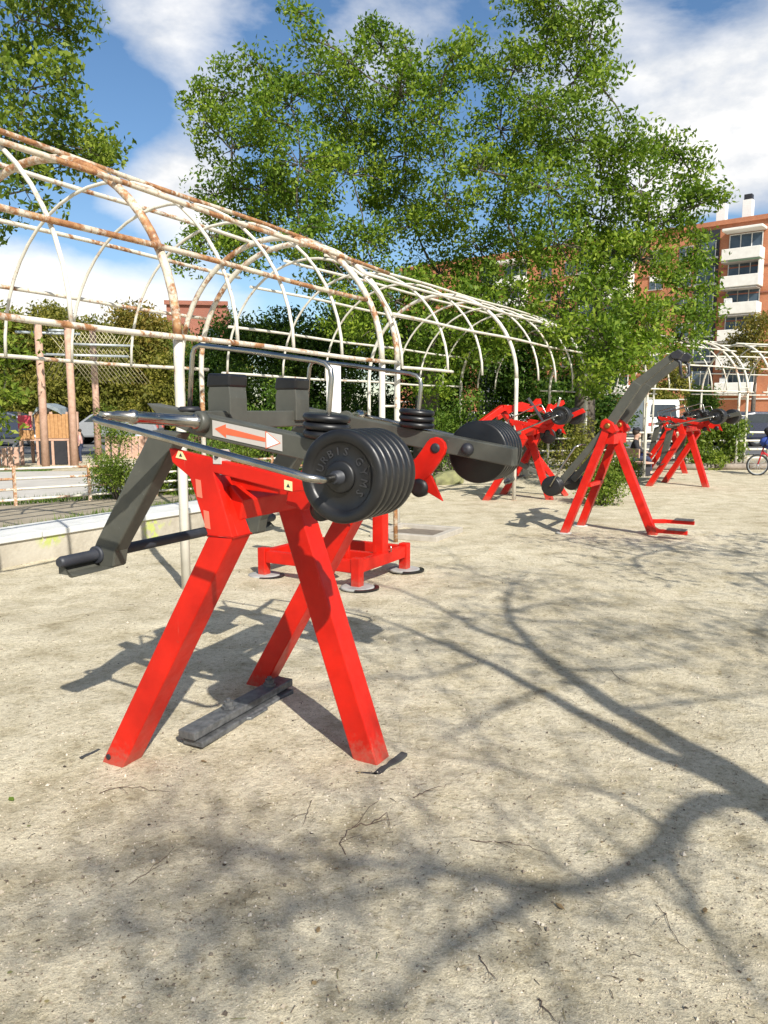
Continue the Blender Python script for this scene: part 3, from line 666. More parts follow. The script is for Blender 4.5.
# lichen covered stones at the end
MOSS = paint('mossy_stone', (.10,.10,.05), (.30,.30,.13), .95, (.38,.36,.28), 4, 0, 0, .8)
for i, (px, py, s, lab) in enumerate(((415,487,.20,'yellow-green lichen stone left of the far plates, on the sand'), (447,484,.24,'rounded mossy stone at the foot of the far plates'), (478,478,.2,'grey stone beyond the mossy stones by the pergola post'))):
    p = gp(px, py); bm = bmesh.new(); bmesh.ops.create_icosphere(bm, subdivisions=3, radius=1)
    for v in bm.verts:
        k_ = 1+.16*math.sin(v.co.x*4+i)+.12*math.cos(v.co.y*5+i*2)
        v.co = Vector((v.co.x*s*2.0*k_, v.co.y*s*k_, v.co.z*s*.8*k_+s*.3))
    me = bpy.data.meshes.new('stone'); bm.to_mesh(me); bm.free(); me.materials.append(MOSS); o = bpy.data.objects.new('stone', me); col.objects.link(o); o.location = p; o.rotation_euler.z = R(40)
    tag(o, lab, 'stone', 'stones at the end of the wall')

# ------------------------------------------------------------------ rail fences
def fence(p0, d, L, h, nr, step, label, r=.028, mat=RUST_L, z0=0.02):
    d = Vector((*d, 0)).normalized(); root = empty('rail_fence', p0, 0, label, 'fence', 'white tube rail fences')
    n = int(L/step)
    for i in range(n+1):
        MB().box(tuple(d*(i*step)+Vector((0,0,h/2-.03))), (.05,.05,h+.06), math.atan2(d.y, d.x)).build('post', RUST_H, root, .004)
    for k in range(nr):
        z = z0+h*(k+.45)/nr + .02
        MB().tube([tuple(d*(L*j/12)+Vector((0,0,z+.008*math.sin(j*1.3+k)))) for j in range(13)], r, 8).build('rail', mat, root)
    return root
fence((-8.76,10.23,0), (.8,.6), 9.5, .66, 4, 1.17, 'rusty white four-rail fence behind the low wall on the left', .021, RUST_M)
fence((.2,19.6,0), (1,.12), 6.6, .95, 3, 1.65, 'white rail fence behind the red machines in the middle', .022)
fence((6.9,22.4,0), (1,.06), 9.9, 1.0, 4, 1.65, 'white rail fence behind the oleander bed and bicycle on the right', .03)

# ------------------------------------------------------------------ trees
def leaf_mesh(name, centers, sig, counts, size, mat, parent, droop=.3, seed=1, aspect=.45):
    r_ = np.random.default_rng(seed); allc = []
    for c, s, n in zip(centers, sig, counts):
        q_ = r_.normal(0, 1, (n,3)); l_ = np.linalg.norm(q_, axis=1)[:,None]; q_ *= np.minimum(1, 1.9/l_); allc.append(q_*np.array(s)*1.12+np.array(c))
    P = np.concatenate(allc); n = len(P)
    a = r_.normal(0, 1, (n,3)); a[:,2] -= droop; a /= np.linalg.norm(a, axis=1)[:,None]
    u = r_.normal(0, 1, (n,3)); u[:,2] += .8; b = np.cross(a, u); b /= np.linalg.norm(b, axis=1)[:,None]+1e-9
    s = (size*r_.uniform(.6, 1.3, n))[:,None]; nn = np.cross(a, b)
    V = np.empty((n,4,3)); V[:,0] = P-a*s*.5; V[:,1] = P+b*s*aspect*.5+nn*s*.06; V[:,2] = P+a*s*.5; V[:,3] = P-b*s*aspect*.5+nn*s*.06
    me = bpy.data.meshes.new(name); me.vertices.add(n*4); me.vertices.foreach_set('co', V.reshape(-1))
    me.loops.add(n*4); me.loops.foreach_set('vertex_index', np.arange(n*4, dtype=np.int32))
    me.polygons.add(n); me.polygons.foreach_set('loop_start', np.arange(0, n*4, 4, dtype=np.int32)); me.polygons.foreach_set('loop_total', np.full(n, 4, dtype=np.int32))
    me.update(calc_edges=True); me.materials.append(mat)
    o = bpy.data.objects.new(name, me); col.objects.link(o)
    if parent: o.parent = parent
    return o
def curve_pts(p0, p1, bend, n=6):
    p0, p1 = Vector(p0), Vector(p1); L = (p1-p0).length; j = Vector((random.uniform(-1,1), random.uniform(-1,1), random.uniform(.0,1)))*L*bend; o = []
    for i in range(n+1):
        t = i/n; o.append(p0.lerp(p1, t)+j*math.sin(math.pi*t)+Vector((random.uniform(-1,1), random.uniform(-1,1), random.uniform(-1,1)))*L*.012*(0 < i < n))
    return o
def tree(base, clumps, label, leafmat, name='tree', trunk_r=.28, fork=2.5, lsize=.1, dens=1.0, group=None, bark=BARK, cat='tree', twigs=22, seed=1, lean=(0,0), sig=.2, skeleton=True):
    random.seed(seed); root = empty(name, base, 0, label, cat, group); B = Vector(base)
    fk = Vector((lean[0], lean[1], fork)); tr_ = MB()
    tr_.tube([(0,0,-.1),(fk.x*.2,fk.y*.2,fork*.3),(fk.x*.6,fk.y*.6,fork*.7),tuple(fk)], [trunk_r*1.25,trunk_r,trunk_r*.85,trunk_r*.75], 12)
    cs, sg, cn_ = [], [], []
    mains = []
    cl = [(Vector(c)-B, r) for c, r in clumps]
    cl.sort(key=lambda q: (q[0]-fk).length)
    nodes = [(fk, trunk_r*.7)]
    for c, r in cl:
        # grow from the nearest node that is closer to the fork
        best = min(nodes, key=lambda nd: (nd[0]-c).length+.35*(nd[0]-fk).length)
        r0 = min(best[1]*.85, .03+.05*(c-best[0]).length); r0 = max(r0, .018)
        pts = curve_pts(best[0], c, .10); 
        if skeleton: tr_.tube(pts, [r0+(.018-r0)*i/6 for i in range(7)], 6, False)
        nodes.append((pts[3], r0*.7)); nodes.append((c, max(.014, r0*.4)))
        nt_ = max(5, int(twigs*(r/.9)**1.6))
        for k in range(nt_):
            v = Vector((random.gauss(0,1), random.gauss(0,1), random.gauss(0,1))).normalized()*r*random.uniform(.35, 1.0)**.6; v.z *= .8
            tp = c+v
            if skeleton and k % 2 == 0: tr_.tube([c+v*.08, c+v*.55+Vector((0,0,.05*r)), tp], [.016,.011,.005], 4, False)
            cs.append(tuple(tp)); s_ = sig*random.uniform(.7, 1.3); sg.append((s_, s_, s_*.72)); cn_.append(int(random.uniform(55, 110)*dens))
    tr_.build('trunk', bark, root, normals=False)
    leaf_mesh('crown', cs, sg, cn_, lsize, leafmat, root, seed=seed)
    return root
def C(d, *items):                           # clumps surveyed as px, py, radius in px, depth offset
    o = []
    for it in items:
        px, py, r = it[:3]; dd = d+(it[3] if len(it) > 3 else random.uniform(-1.2, 1.2)); o.append((at(px, py, dd), r*dd/785))
    return o
random.seed(3)
A_ = C(19, (256,62,20),(222,92,30),(205,120,22),(232,150,34),(215,195,30),(262,120,30),(302,38,20),(318,74,30),(290,105,34),(350,62,26),(382,46,22),(412,58,24),(345,110,38),(400,95,38),(260,190,40),(300,165,40),(350,175,42),(405,155,42),(210,235,26),(190,255,20),(250,245,34),(300,230,36),(365,240,34),(450,70,26),(440,125,34),(452,58,16),(472,44,14),(445,200,38),(415,225,30),(330,275,34),(385,285,32),(440,275,36), (300,12,12),(275,85,18),
       (300,200,40,1.5),(350,140,40,1.8),(400,195,40,1.5),(250,215,34,1.6),(400,85,28,1.2),(330,250,34,1.5),(200,100,16),(366,28,11),(488,70,16),(420,300,34,-1),(440,335,32,-1.5),(400,345,30,-1),(462,300,26,-1.5),(430,375,28,-1.5),(375,330,32,-1),(395,300,30,-1.5),(490,285,26,-1),(350,320,30,0),(460,350,28,-1),(490,340,24,-1.5))
tree((1.1,19.6,0), A_, 'large spreading green tree filling the centre of the sky behind the pergola', LEAF_A, 'broadleaf_tree', .32, 3.6, .125, .72, 'big trees behind the pergola', seed=4, twigs=25, sig=.17)
random.seed(5)
B_ = C(18, (520,-10,30),(560,5,30),(590,40,26),(545,45,36),(515,70,34),(575,80,32),(600,85,18),(540,110,38),(500,130,38),(575,140,34),(505,185,42),(550,190,42),(600,165,34),(628,140,26),(660,145,30),(690,170,26),(700,205,24),(640,190,38),(670,220,36),(600,220,42),(700,250,24),(560,245,40),(515,240,38),(640,260,40),(685,290,30),(700,320,22),(600,295,40),(560,300,34),(650,320,36),(520,300,32),(480,300,30),(640,350,26,-1.5),(610,345,30,-1.8),(680,340,24),(590,380,24,-1.5),(570,350,30),(480,250,30),(615,255,36),(600,5,12),(480,170,26),
       (540,150,40,1.6),(600,260,40,1.5),(500,330,30,2),(460,330,30,2.5),(550,340,32,2),(600,335,26,-3),(575,325,22,-3),(630,360,24,-3),(605,365,24,-3),(640,310,28,-2))
tree((5.25,20.3,0), B_, 'tall green tree right of the first, its low branches hanging over the pergola', LEAF_A, 'broadleaf_tree', .30, 3.0, .12, .75, 'big trees behind the pergola', seed=9, twigs=26, sig=.165)
random.seed(6)
C_ = C(18.5, (20,20,50),(60,30,34),(80,-5,30),(30,90,46),(66,78,24),(60,130,36),(85,150,22),(100,140,14),(15,140,40),(95,160,14),(40,-40,50),(-30,60,60),(-20,140,50),(25,190,30),(50,170,20),(-30,210,36), (3,350,18,1),(4,390,18,1),(-12,430,26,1),(-20,340,36,1))
tree((-13.6,18.8,0), C_, 'broad-leaved tree entering the picture at the upper left edge', LEAF_N, 'broadleaf_tree', .32, 4.2, .18, .75, seed=12, twigs=10, sig=.22)
# dense trees behind the pergola tunnel
lab = ['dark evergreen tree seen through the pergola, leftmost behind the shoulder pads','dark evergreen tree seen through the pergola above the first stack of small discs','dark evergreen tree seen through the pergola above the second stack of small discs','dark evergreen tree seen behind the white pergola post in the middle','dark evergreen tree behind the tall raised grey arms','dark evergreen tree at the left end of the evergreen row, by the brick block']
for i, (px, d, h, rr) in enumerate(((262,25,5.0,2.1),(330,26,5.6,2.3),(405,27,5.6,2.4),(480,26,5.2,2.4),(560,25,4.6,2.4),(212,29,4.3,1.5))):
    x = at(px, 430, d).x; random.seed(40+i); cl = []
    for k in range(16):
        a = random.random()*6.28; z = random.uniform(.7, h-.6); q = rr*.62*(1-.35*(z/h)); cl.append((Vector((x+q*math.cos(a), d+q*math.sin(a)*.7, z)), .85))
    tree((x, d, 0), cl, lab[i], LEAF_D, 'evergreen_tree', .16, 1.5, .15, .95, 'dark evergreens behind the pergola', seed=50+i, twigs=20, sig=.27, skeleton=False)
# shrubs
def shrub(px, py, d, r, h, label, mat, seed, ls=.07, group='shrubs around the gym', n=9, dens=.8, sig=.11):
    random.seed(seed); x = at(px, py, d).x; cl = []
    for k in range(n):
        a = random.random()*6.28; q = r*random.uniform(.1, .75); cl.append((Vector((x+q*math.cos(a), d+q*math.sin(a), random.uniform(.18, 1)*h*(1-.35*q/r))), r*.42))
    root = empty('shrub', (x, d, 0), 0, label, 'shrub', group); st = MB(); cs, sg, cn_ = [], [], []
    for c, rr in cl:
        cc = c-Vector((x, d, 0)); st.tube([(cc.x*.1,cc.y*.1,-.03),(cc.x*.5,cc.y*.5,cc.z*.5),tuple(cc)], [.018,.012,.006], 5)
        for k in range(9):
            v = Vector((random.gauss(0,1), random.gauss(0,1), random.gauss(0,1))).normalized()*rr*random.uniform(.3, 1); p = cc+v; p.z = max(.05, p.z); cs.append(tuple(p)); sg.append((sig,)*3); cn_.append(int(60*dens))
    st.build('stems', BARK, root, normals=False); leaf_mesh('foliage', cs, sg, cn_, ls, mat, root, seed=seed)
shrub(456,420,17.5,1.0,1.9,'bright green bush behind the far plates', LEAF_B, 61, .09)
shrub(272,405,17,.8,2.2,'green bush seen between the two shoulder pads', LEAF_B, 62, .09)
shrub(604,484,12.6,.36,.55,'low green bush behind the legs of the tall-armed machine', LEAF_N, 63, .06)
shrub(580,470,15.5,.7,1.2,'feathery green bush between the two middle machines', LEAF_O, 64, .07)
shrub(618,470,17,.36,.5,'low green bush in front of the seated person', LEAF_N, 71, .06)
shrub(703,450,20.6,.65,1.15,'leafy oleander in the planting bed left of the double pergola posts', LEAF_N, 65, .1)
shrub(728,455,20.9,.6,1.3,'leafy oleander in the planting bed behind the double pergola posts', LEAF_N, 66, .1)
shrub(112,470,13.9,.35,1.5,'slim young conifer behind the rail fence', LEAF_N, 67, .05)
shrub(118,480,13.2,.5,.8,'low green bush against the left rail fence', LEAF_N, 68, .05)
shrub(195,470,14.9,1.0,1.0,'leafy green shrub behind the rail fence under the grey arm', LEAF_B, 69, .07)
shrub(160,478,14.3,.6,.7,'small shrub behind the rail fence beside the grey arm', LEAF_N, 70, .06)
shrub(235,470,16.5,1.0,1.2,'green shrub beyond the fence behind the red bracket', LEAF_N, 72, .07)
shrub(425,440,20,1.0,1.3,'green shrub beyond the small disc stack', LEAF_D, 73, .08)
shrub(330,430,19,1.2,1.5,'green shrub beyond the white sign board', LEAF_D, 74, .08)
shrub(520,440,21,1.2,1.2,'pale green shrub beyond the red machine with raised arms', LEAF_O, 75, .08)
# far tree row on the left and far right trees
fl = ['far olive-green tree at the left edge behind the playhouse','far olive-green tree behind the first playground pole','far olive-green tree behind the second playground pole','far olive-green tree behind the third playground pole','far olive-green tree left of the near pergola post','far olive-green tree right of the near pergola post','far olive-green tree just left of the brick block','far tree behind the near pergola post, at the back of the row']
for i, (px, top) in enumerate(((-20,312),(25,318),(62,305),(100,318),(135,312),(168,322),(205,345),(150,330))):
    d = 42+3*(i % 3); x = at(px, 400, d).x; zt = at(px, top, d).z; random.seed(80+i); cl = []
    for k in range(20):
        a = random.random()*6.28; z = random.uniform(.8, zt-.7); q = 2.3*(1-.45*(z/zt)**2); cl.append((Vector((x+q*math.cos(a)*random.uniform(.4, 1), d+q*math.sin(a)*.6, z)), 1.1))
    tree((x, d, 0), cl, fl[i], LEAF_O if i % 2 else LEAF_Y if i == 4 else LEAF_O, 'far_tree', .2, 2.0, .24, .8, 'row of far trees beyond the playground', seed=90+i, twigs=15, sig=.38, skeleton=False)
for i, (px, py, r, m, lb) in enumerate(((757,345,26,LEAF_Y,'ochre-leaved tree in front of the brick flats at the right edge'),(665,388,24,LEAF_O,'green street tree behind the raised grey arms, before the flats'),(700,400,16,LEAF_B,'small bright street tree between the tall arms and the balconies'))):
    d = 44+2*i; c = at(px, py, d); rr = r*d/785; random.seed(120+i); cl = [(c+Vector((random.uniform(-.6,.6), random.uniform(-.6,.6), random.uniform(-.8,.8)))*rr*1.1, rr*.45) for _ in range(11)]
    tree((c.x, d, 0), cl, lb, m, 'street_tree', .14, c.z*.5, .2, .5, 'street trees before the flats', seed=130+i, twigs=16, sig=.3)

# ------------------------------------------------------------------ bare tree behind the camera (its shadow falls over the sand)
KX, KY = .41/math.tan(R(EL)), -.912/math.tan(R(EL))
def up(px, py, z):
    z *= .72; g_ = gp(px, py); return (g_.x+KX*z, g_.y+KY*z, z)
bb_ = up(835, 845, 2.6)
bt = empty('bare_tree', (bb_[0],bb_[1],0), 0, 'tree behind the viewpoint whose forked branch shadows cross the sand', 'tree')
bl = Vector((bb_[0],bb_[1],0)); mb = MB(); tips = []
def br(lst, r0, r1):
    P = [Vector(q if len(q) == 3 and isinstance(q, tuple) and q[2] < 0 else up(*q))-bl for q in lst]; Q = []
    for i in range(len(P)-1):
        a, b_ = P[max(i-1, 0)], P[i]; c, d_ = P[i+1], P[min(i+2, len(P)-1)]
        for k in range(4):
            t = k/4; Q.append(.5*((2*b_)+(-a+c)*t+(2*a-5*b_+4*c-d_)*t*t+(-a+3*b_-3*c+d_)*t**3))
    Q.append(P[-1]); n = len(Q); mb.tube(Q, [r0+(r1-r0)*i/(n-1) for i in range(n)], 8); tips.append(Q)
mb.tube([(0,0,-.1),(.01,0,1.0),tuple((Vector(bb_)-bl)), tuple(Vector(up(775,806,3.4))-bl)], [.19,.15,.125,.11], 12)
br([(800,822,3.2),(740,780,3.8),(680,742,4.3),(610,700,4.9),(560,668,5.4),(535,648,5.8),(512,618,6.3),(508,592,6.8),(528,572,7.3)], .10, .006)
br([(800,822,3.2),(730,782,3.9),(650,748,4.4),(600,720,4.8),(540,690,5.3),(470,655,5.9),(420,632,6.4),(380,618,6.8),(300,598,7.5)], .075, .007)
br([(810,830,3.0),(765,806,3.4),(715,800,3.7),(680,820,3.9),(655,852,4.1),(610,878,4.3),(560,890,4.5),(500,885,4.8),(440,872,5.1),(380,866,5.5),(300,880,6)], .055, .009)
br([(545,890,4.5),(500,915,4.8),(465,938,5),(430,960,5.2),(405,985,5.5),(390,1020,5.8)], .03, .01)
br([(668,838,4.0),(672,868,4.3),(705,915,4.6),(740,965,5),(775,1015,5.4)], .022, .008)
br([(668,832,4.0),(640,812,4.4),(600,792,4.8),(540,778,5.3),(490,765,5.7)], .014, .005)
br([(535,648,5.7),(495,635,6.1),(450,612,6.6),(400,590,7.2),(350,575,7.8)], .035, .008)
br([(560,668,5.4),(610,670,5.8),(650,668,6.3),(690,660,6.8)], .022, .006)
br([(507,612,6.3),(540,605,6.7),(590,604,7.2),(640,600,7.8)], .018, .006)
br([(505,615,6.3),(560,622,6.8),(620,626,7.3),(700,640,8)], .018, .006)
br([(540,690,5.3),(505,706,5.6),(470,725,5.9),(440,738,6.2)], .018, .005)
br([(420,632,6.4),(370,640,6.8),(300,645,7.3)], .014, .005); br([(480,662,5.8),(430,676,6.2),(370,680,6.7),(300,690,7.3)], .018, .005)
br([(620,708,4.8),(680,702,5.3),(740,696,5.8),(800,690,6.4)], .018, .006)
br([(560,552,7.6),(640,560,8.1),(720,575,8.6)], .012, .005); br([(512,585,6.8),(470,570,7.3),(440,545,7.9)], .014, .005)
br([(500,885,4.8),(520,920,5.1),(545,960,5.5),(560,1010,5.9)], .012, .005)
br([(440,872,5.1),(330,905,5.8),(220,930,6.4),(120,925,7.1)], .02, .008); br([(380,866,5.5),(280,855,6.2),(180,850,6.9),(90,870,7.5)], .02, .008)
br([(300,880,6),(240,850,6.5),(190,900,7)], .012, .005); br([(220,930,6.4),(170,975,7),(110,1010,7.6)], .014, .006)
random.seed(77); base_t = list(tips); twc, tws, twn = [], [], []
for Q in base_t:
    for k in range(len(Q)):
        if k < len(Q)*(.5 if Q in base_t[:4] else .25): continue
        for _ in range(2):
            if random.random() < .62:
                p = Q[k]; v = Vector((random.gauss(0,1), random.gauss(0,1), random.gauss(.4,.7))).normalized()*random.uniform(.35, 1.0)
                q = p+v; mb.tube([p, p+v*.5+Vector((0,0,.05)), q], [.006,.0045,.0025], 4, False)
                for _2 in range(2):
                    w_ = Vector((random.gauss(0,1), random.gauss(0,1), random.gauss(.2,.6))).normalized()*random.uniform(.2, .5); mb.tube([p+v*.6, p+v*.6+w_], [.0035,.002], 4, False)
                if random.random() < .34 and k > 10: twc.append(tuple(q)); tws.append((.12,.12,.12)); twn.append(random.randint(5, 16))
def patch(px, py, z, s, n, k=1):
    for _ in range(k): g_ = Vector(up(px+random.gauss(0, 1)*s, py+random.gauss(0, 1)*s*.35, z+random.uniform(-.5,.5)))-bl; twc.append(tuple(g_)); tws.append((.16,.16,.10)); twn.append(n)
patch(500,580,7.3,35,24,11); patch(590,640,7.4,45,26,13); patch(690,650,7.4,50,26,10); patch(620,655,7.8,60,16,8); patch(420,650,7.2,50,14,8); patch(540,600,7.5,60,14,8)
patch(120,880,7.6,60,18,6); patch(250,930,7.2,70,15,5); patch(330,960,6.9,50,14,4); patch(560,975,6.5,50,10,3); patch(50,960,7.4,30,18,3)
mb.build('trunk', BARK, bt, normals=False)
leaf_mesh('crown', twc, tws, twn, .075, LEAF_A, bt, seed=5)
# a second leafy tree off to the right, throwing dappled shade further back
ct = Vector(up(700,556,5.2)); random.seed(31)
cl = [(Vector(up(random.uniform(560,900), random.uniform(535,575), random.uniform(4.5,7))), .5) for _ in range(16)] + [(Vector(up(random.uniform(700,1000), random.uniform(590,640), random.uniform(5,7.5))), .5) for _ in range(7)]
tree((ct.x+2.2, ct.y-.2, 0), cl, 'leafy tree right of the picture whose dappled shade falls behind the footrests', LEAF_A, 'broadleaf_tree', .2, 2.8, .09, .3, seed=33, twigs=20, sig=.2)

# ------------------------------------------------------------------ playground on the left
pos = [(46,21.0),(75,21.3),(99,24.0)]
nf = empty('climbing_frame', (*(at(75,440,21.3)[:2]),0), 0, 'climbing frame of three tall pinkish wooden poles with rope net and grey bars', 'climbing frame')
npos = Vector(nf.location)
PP = []
for px, d in pos:
    x = (px-384)/768*d; PP.append(Vector((x, d, 0))-npos)
    MB().tube([tuple(PP[-1]+Vector((0,0,-.1))), tuple(PP[-1]+Vector((.01,0,2))), tuple(PP[-1]+Vector((0,0,3.95)))], [.105,.10,.095], 12).build('pole', WOOD_P, nf)
STL = plain('pale_steel', (.42,.46,.48), .45, .3)
for z, a, b_ in ((3.62,-.9,1.3),(3.05,0,3.0),(2.9,.0,1.0),(3.35,1.0,3.2),(3.7,.2,.9)):
    o = PP[0]+(PP[1]-PP[0])*a; e = PP[0]+(PP[1]-PP[0])*b_; MB().tube([tuple(o+Vector((0,.25,z))), tuple(e+Vector((0,.25,z)))], .035, 8).build('bar', STL, nf)
net = MB()
for k in range(16):
    a = PP[0]+(PP[1]-PP[0])*(.1+k*.15); net.tube([tuple(a+Vector((0,.3,3.7))), tuple(a+Vector((.9,.9,2.3)))], .008, 4); net.tube([tuple(a+Vector((.6,.3,3.6))), tuple(a+Vector((-.4,.9,2.4)))], .008, 4)
net.build('net', plain('rope', (.5,.45,.3), .9), nf)
ph = empty('playhouse', (-9.85,22.3,0), R(6), 'small orange wooden playhouse with grey roof and ladder on posts', 'playhouse')
for x, y in ((-.45,-.45),(.0,-.45),(.4,-.45),(.85,-.45),(-.45,.45),(.85,.45)): MB().box((x,y,.75), (.08,.08,1.5)).build('post', WOOD_P, ph)
b = MB()
for k in range(9): b.box((.02+k*.104,-.5,1.1), (.095,.03,.68))
b.build('wall', WOOD, ph)
b = MB()
for k in range(4): b.box((-.43+k*.104,-.5,.86), (.095,.03,.26))
b.build('railing', WOOD, ph)
MB().box((.2,0,.72), (1.4,1.0,.06)).build('floor', WOOD_P, ph)
MB().prism_y([(-.1,1.38),(.05,1.62),(.3,1.74),(.62,1.6),(.72,1.42),(.6,1.5),(.3,1.64),(.08,1.54)], -.55, .5).build('roof', plain('roof_grey', (.22,.26,.28), .5), ph)
MB().box((-.3,-.53,1.22), (.36,.03,.36)).build('red_panel', plain('pink_red', (.55,.06,.09), .5), ph)
b = MB(); b.beam((-1.15,-.3,0), (-.5,-.3,.8), .04, .08); b.beam((-1.15,.2,0), (-.5,.2,.8), .04, .08)
for k in range(6): b.box((-1.08+k*.105,-.05,.10+k*.13), (.08,.5,.03))
b.build('ladder', STL, ph)
b = MB(); b.box((.2,-.47,.38), (.34,.05,.7)); b.box((.62,-.47,.38), (.34,.05,.7)); b.build('door_panel', INK, ph)
pf = empty('picket_fence', (-10.9,20.6,0), R(3), 'low wooden picket fence in front of the playhouse', 'fence')
b = MB()
for k in range(15): b.box((-1.2+k*.16,0,.27+.02*math.sin(k*5)), (.12,.03,.56), 0)
b.build('pickets', WOOD_P, pf); MB().box((-.1,.03,.35), (2.4,.03,.06)).build('rail', WOOD_P, pf)
pf2 = empty('picket_fence', (-4.9,25.2,0), R(5), 'long low wooden board fence beyond the third pole', 'fence')
b = MB()
for k in range(34): b.box((-4.0+k*.21,0,.36+.01*math.sin(k*3)), (.19,.03,.72))
b.build('boards', WOOD_P, pf2)
sh = empty('shelter', (-10.9,20.9,0), 0, 'grey flat-roofed shelter with a slim post at the left edge', 'shelter')
MB().box((-.7,.2,1.62), (1.9,1.0,.08)).build('roof', STL, sh, .01); MB().box((.05,-.2,.8), (.06,.06,1.6)).build('post', WOOD_P, sh); MB().box((-1.5,-.2,.8), (.06,.06,1.6)).build('post', WOOD_P, sh)
# paths and lawn
PATH = paint('path', (.42,.39,.35), (.52,.49,.44), .9, None, 2)
MB().prism_z([(-16,13.4),(-7,12.5),(-3.0,16.2),(-3.5,19.6),(-16,18.6)], -.05, .035).build('path', PATH, kind='structure')
ASPH = paint('asphalt', (.10,.10,.10), (.16,.155,.15), .9, None, 3)
MB().prism_z([(-60,28),(60,26),(70,60),(-60,40)], -.05, .03).build('road', ASPH, kind='structure')
m, nt_, b_, o_ = new_mat('lawn_soil'); nt_.links.new(ramp(nt_, noise(nt_, 6, 6), [(.3, (.05,.09,.02)), (.7, (.12,.17,.05))]), b_.inputs['Base Color']); b_.inputs['Roughness'].default_value = .9
MB().prism_z([(-13,18.65),(-8.9,19.1),(-8.6,19.9),(-13,20.4)], 0, .045).build('lawn', m, kind='structure')
def grass(name, pts, n, h, label, mat, seed):
    r_ = random.Random(seed); mb_ = MB()
    for _ in range(n):
        cx, cy, sx, sy, ang = r_.choice(pts); u, v = r_.uniform(-1,1)*sx, r_.uniform(-1,1)*sy; x = cx+u*math.cos(ang)-v*math.sin(ang); y = cy+u*math.sin(ang)+v*math.cos(ang)
        a = r_.random()*6.28; w_ = .006+.004*r_.random(); hh = h*r_.uniform(.4,1.2); lx, ly = r_.gauss(0,.3)*hh, r_.gauss(0,.3)*hh
        mb_.add([(x-w_*math.cos(a),y-w_*math.sin(a),-.005),(x+w_*math.cos(a),y+w_*math.sin(a),-.005),(x+lx,y+ly,hh)], [(0,1,2)])
    o = mb_.build(name, mat, kind='stuff', normals=False); tag(o, label, 'grass')
aw = math.atan2(.866,.5)
grass('grass', [(-4.6,9.6,3,.25,aw),(-3.1,12.6,2.5,.3,aw),(-6.6,12.2,2.4,.25,.64),(-3.2,14.6,1,.4,.64)], 7000, .14, 'weedy grass along the back of the low wall and fence', LEAF_B, 3)
grass('grass_lawn', [(-11,19.5,2.4,.6,.1)], 5000, .1, 'small green lawn in front of the playhouse', LEAF_B, 4)
soil = MB().prism_z([(-9.5,6.6),(-4.3,7.7),(.6,16.4),(-2.6,17.2),(-9.5,10.0)], -.05, .02).build('verge', paint('verge_soil', (.24,.20,.14), (.36,.31,.23), .95, None, 2.5, 0, 0, .5), kind='structure')

# planting bed on the right, edged by logs
bed = empty('planting_bed', (9.0,20.3,0), R(4), 'soil bed edged with a low timber border around the double pergola posts', 'planting bed')
MB().box((0,.35,.05), (4.6,.9,.12)).build('bed', plain('bed_soil', (.13,.10,.07), .95), bed); b = MB()
for k in range(5): b.tube([(-2.2+k*.92,-.15,.08),(-1.32+k*.92,-.15+random.uniform(-.02,.02),.08)], .085, 10)
b.build('border', plain('grey_timber', (.24,.20,.16), .9), bed)

# ------------------------------------------------------------------ brick flats
def brick_mat(nm, a, b2):
    m, nt_, b, o = new_mat(nm); tc_ = N(nt_, 'ShaderNodeTexCoord'); mp = N(nt_, 'ShaderNodeMapping'); nt_.links.new(tc_.outputs['Object'], mp.inputs[0]); mp.inputs['Rotation'].default_value = (R(90),0,0)
    bt_ = N(nt_, 'ShaderNodeTexBrick'); nt_.links.new(mp.outputs[0], bt_.inputs['Vector']); bt_.inputs['Scale'].default_value = 3.2
    bt_.inputs['Color1'].default_value = (*a, 1); bt_.inputs['Color2'].default_value = (*b2, 1); bt_.inputs['Mortar'].default_value = (.38,.27,.2,1); bt_.inputs['Mortar Size'].default_value = .012
    c = mixc(nt_, 1.0, bt_.outputs['Color'], ramp(nt_, noise(nt_, .5, 5), [(.3, (.82,.8,.8)), (.7, (1.1,1.1,1.1))]), 'MULTIPLY')
    nt_.links.new(c, b.inputs['Base Color']); b.inputs['Roughness'].default_value = .85; return m
BRICK = brick_mat('orange_brick', (.46,.17,.075), (.40,.135,.06)); BRICK2 = brick_mat('dark_brick', (.27,.085,.05), (.22,.07,.045))
PLAS = paint('balcony_white', (.62,.60,.55), (.74,.72,.67), .8, None, 1.5)
GL2 = paint('window_glass', (.03,.045,.06), (.09,.12,.15), .08, None, .6)
FRAME = plain('white_frame', (.6,.6,.58), .5); SHUT = plain('shutter', (.35,.33,.30), .7)
RB = Vector((60,71.5,0)); LB = Vector((4,118,0)); fd = (LB-RB); FL = fd.length
bd = empty('brick_building', RB, math.atan2(fd.y, fd.x), 'long orange brick block of flats with white balconies and white chimneys behind the trees', 'building')
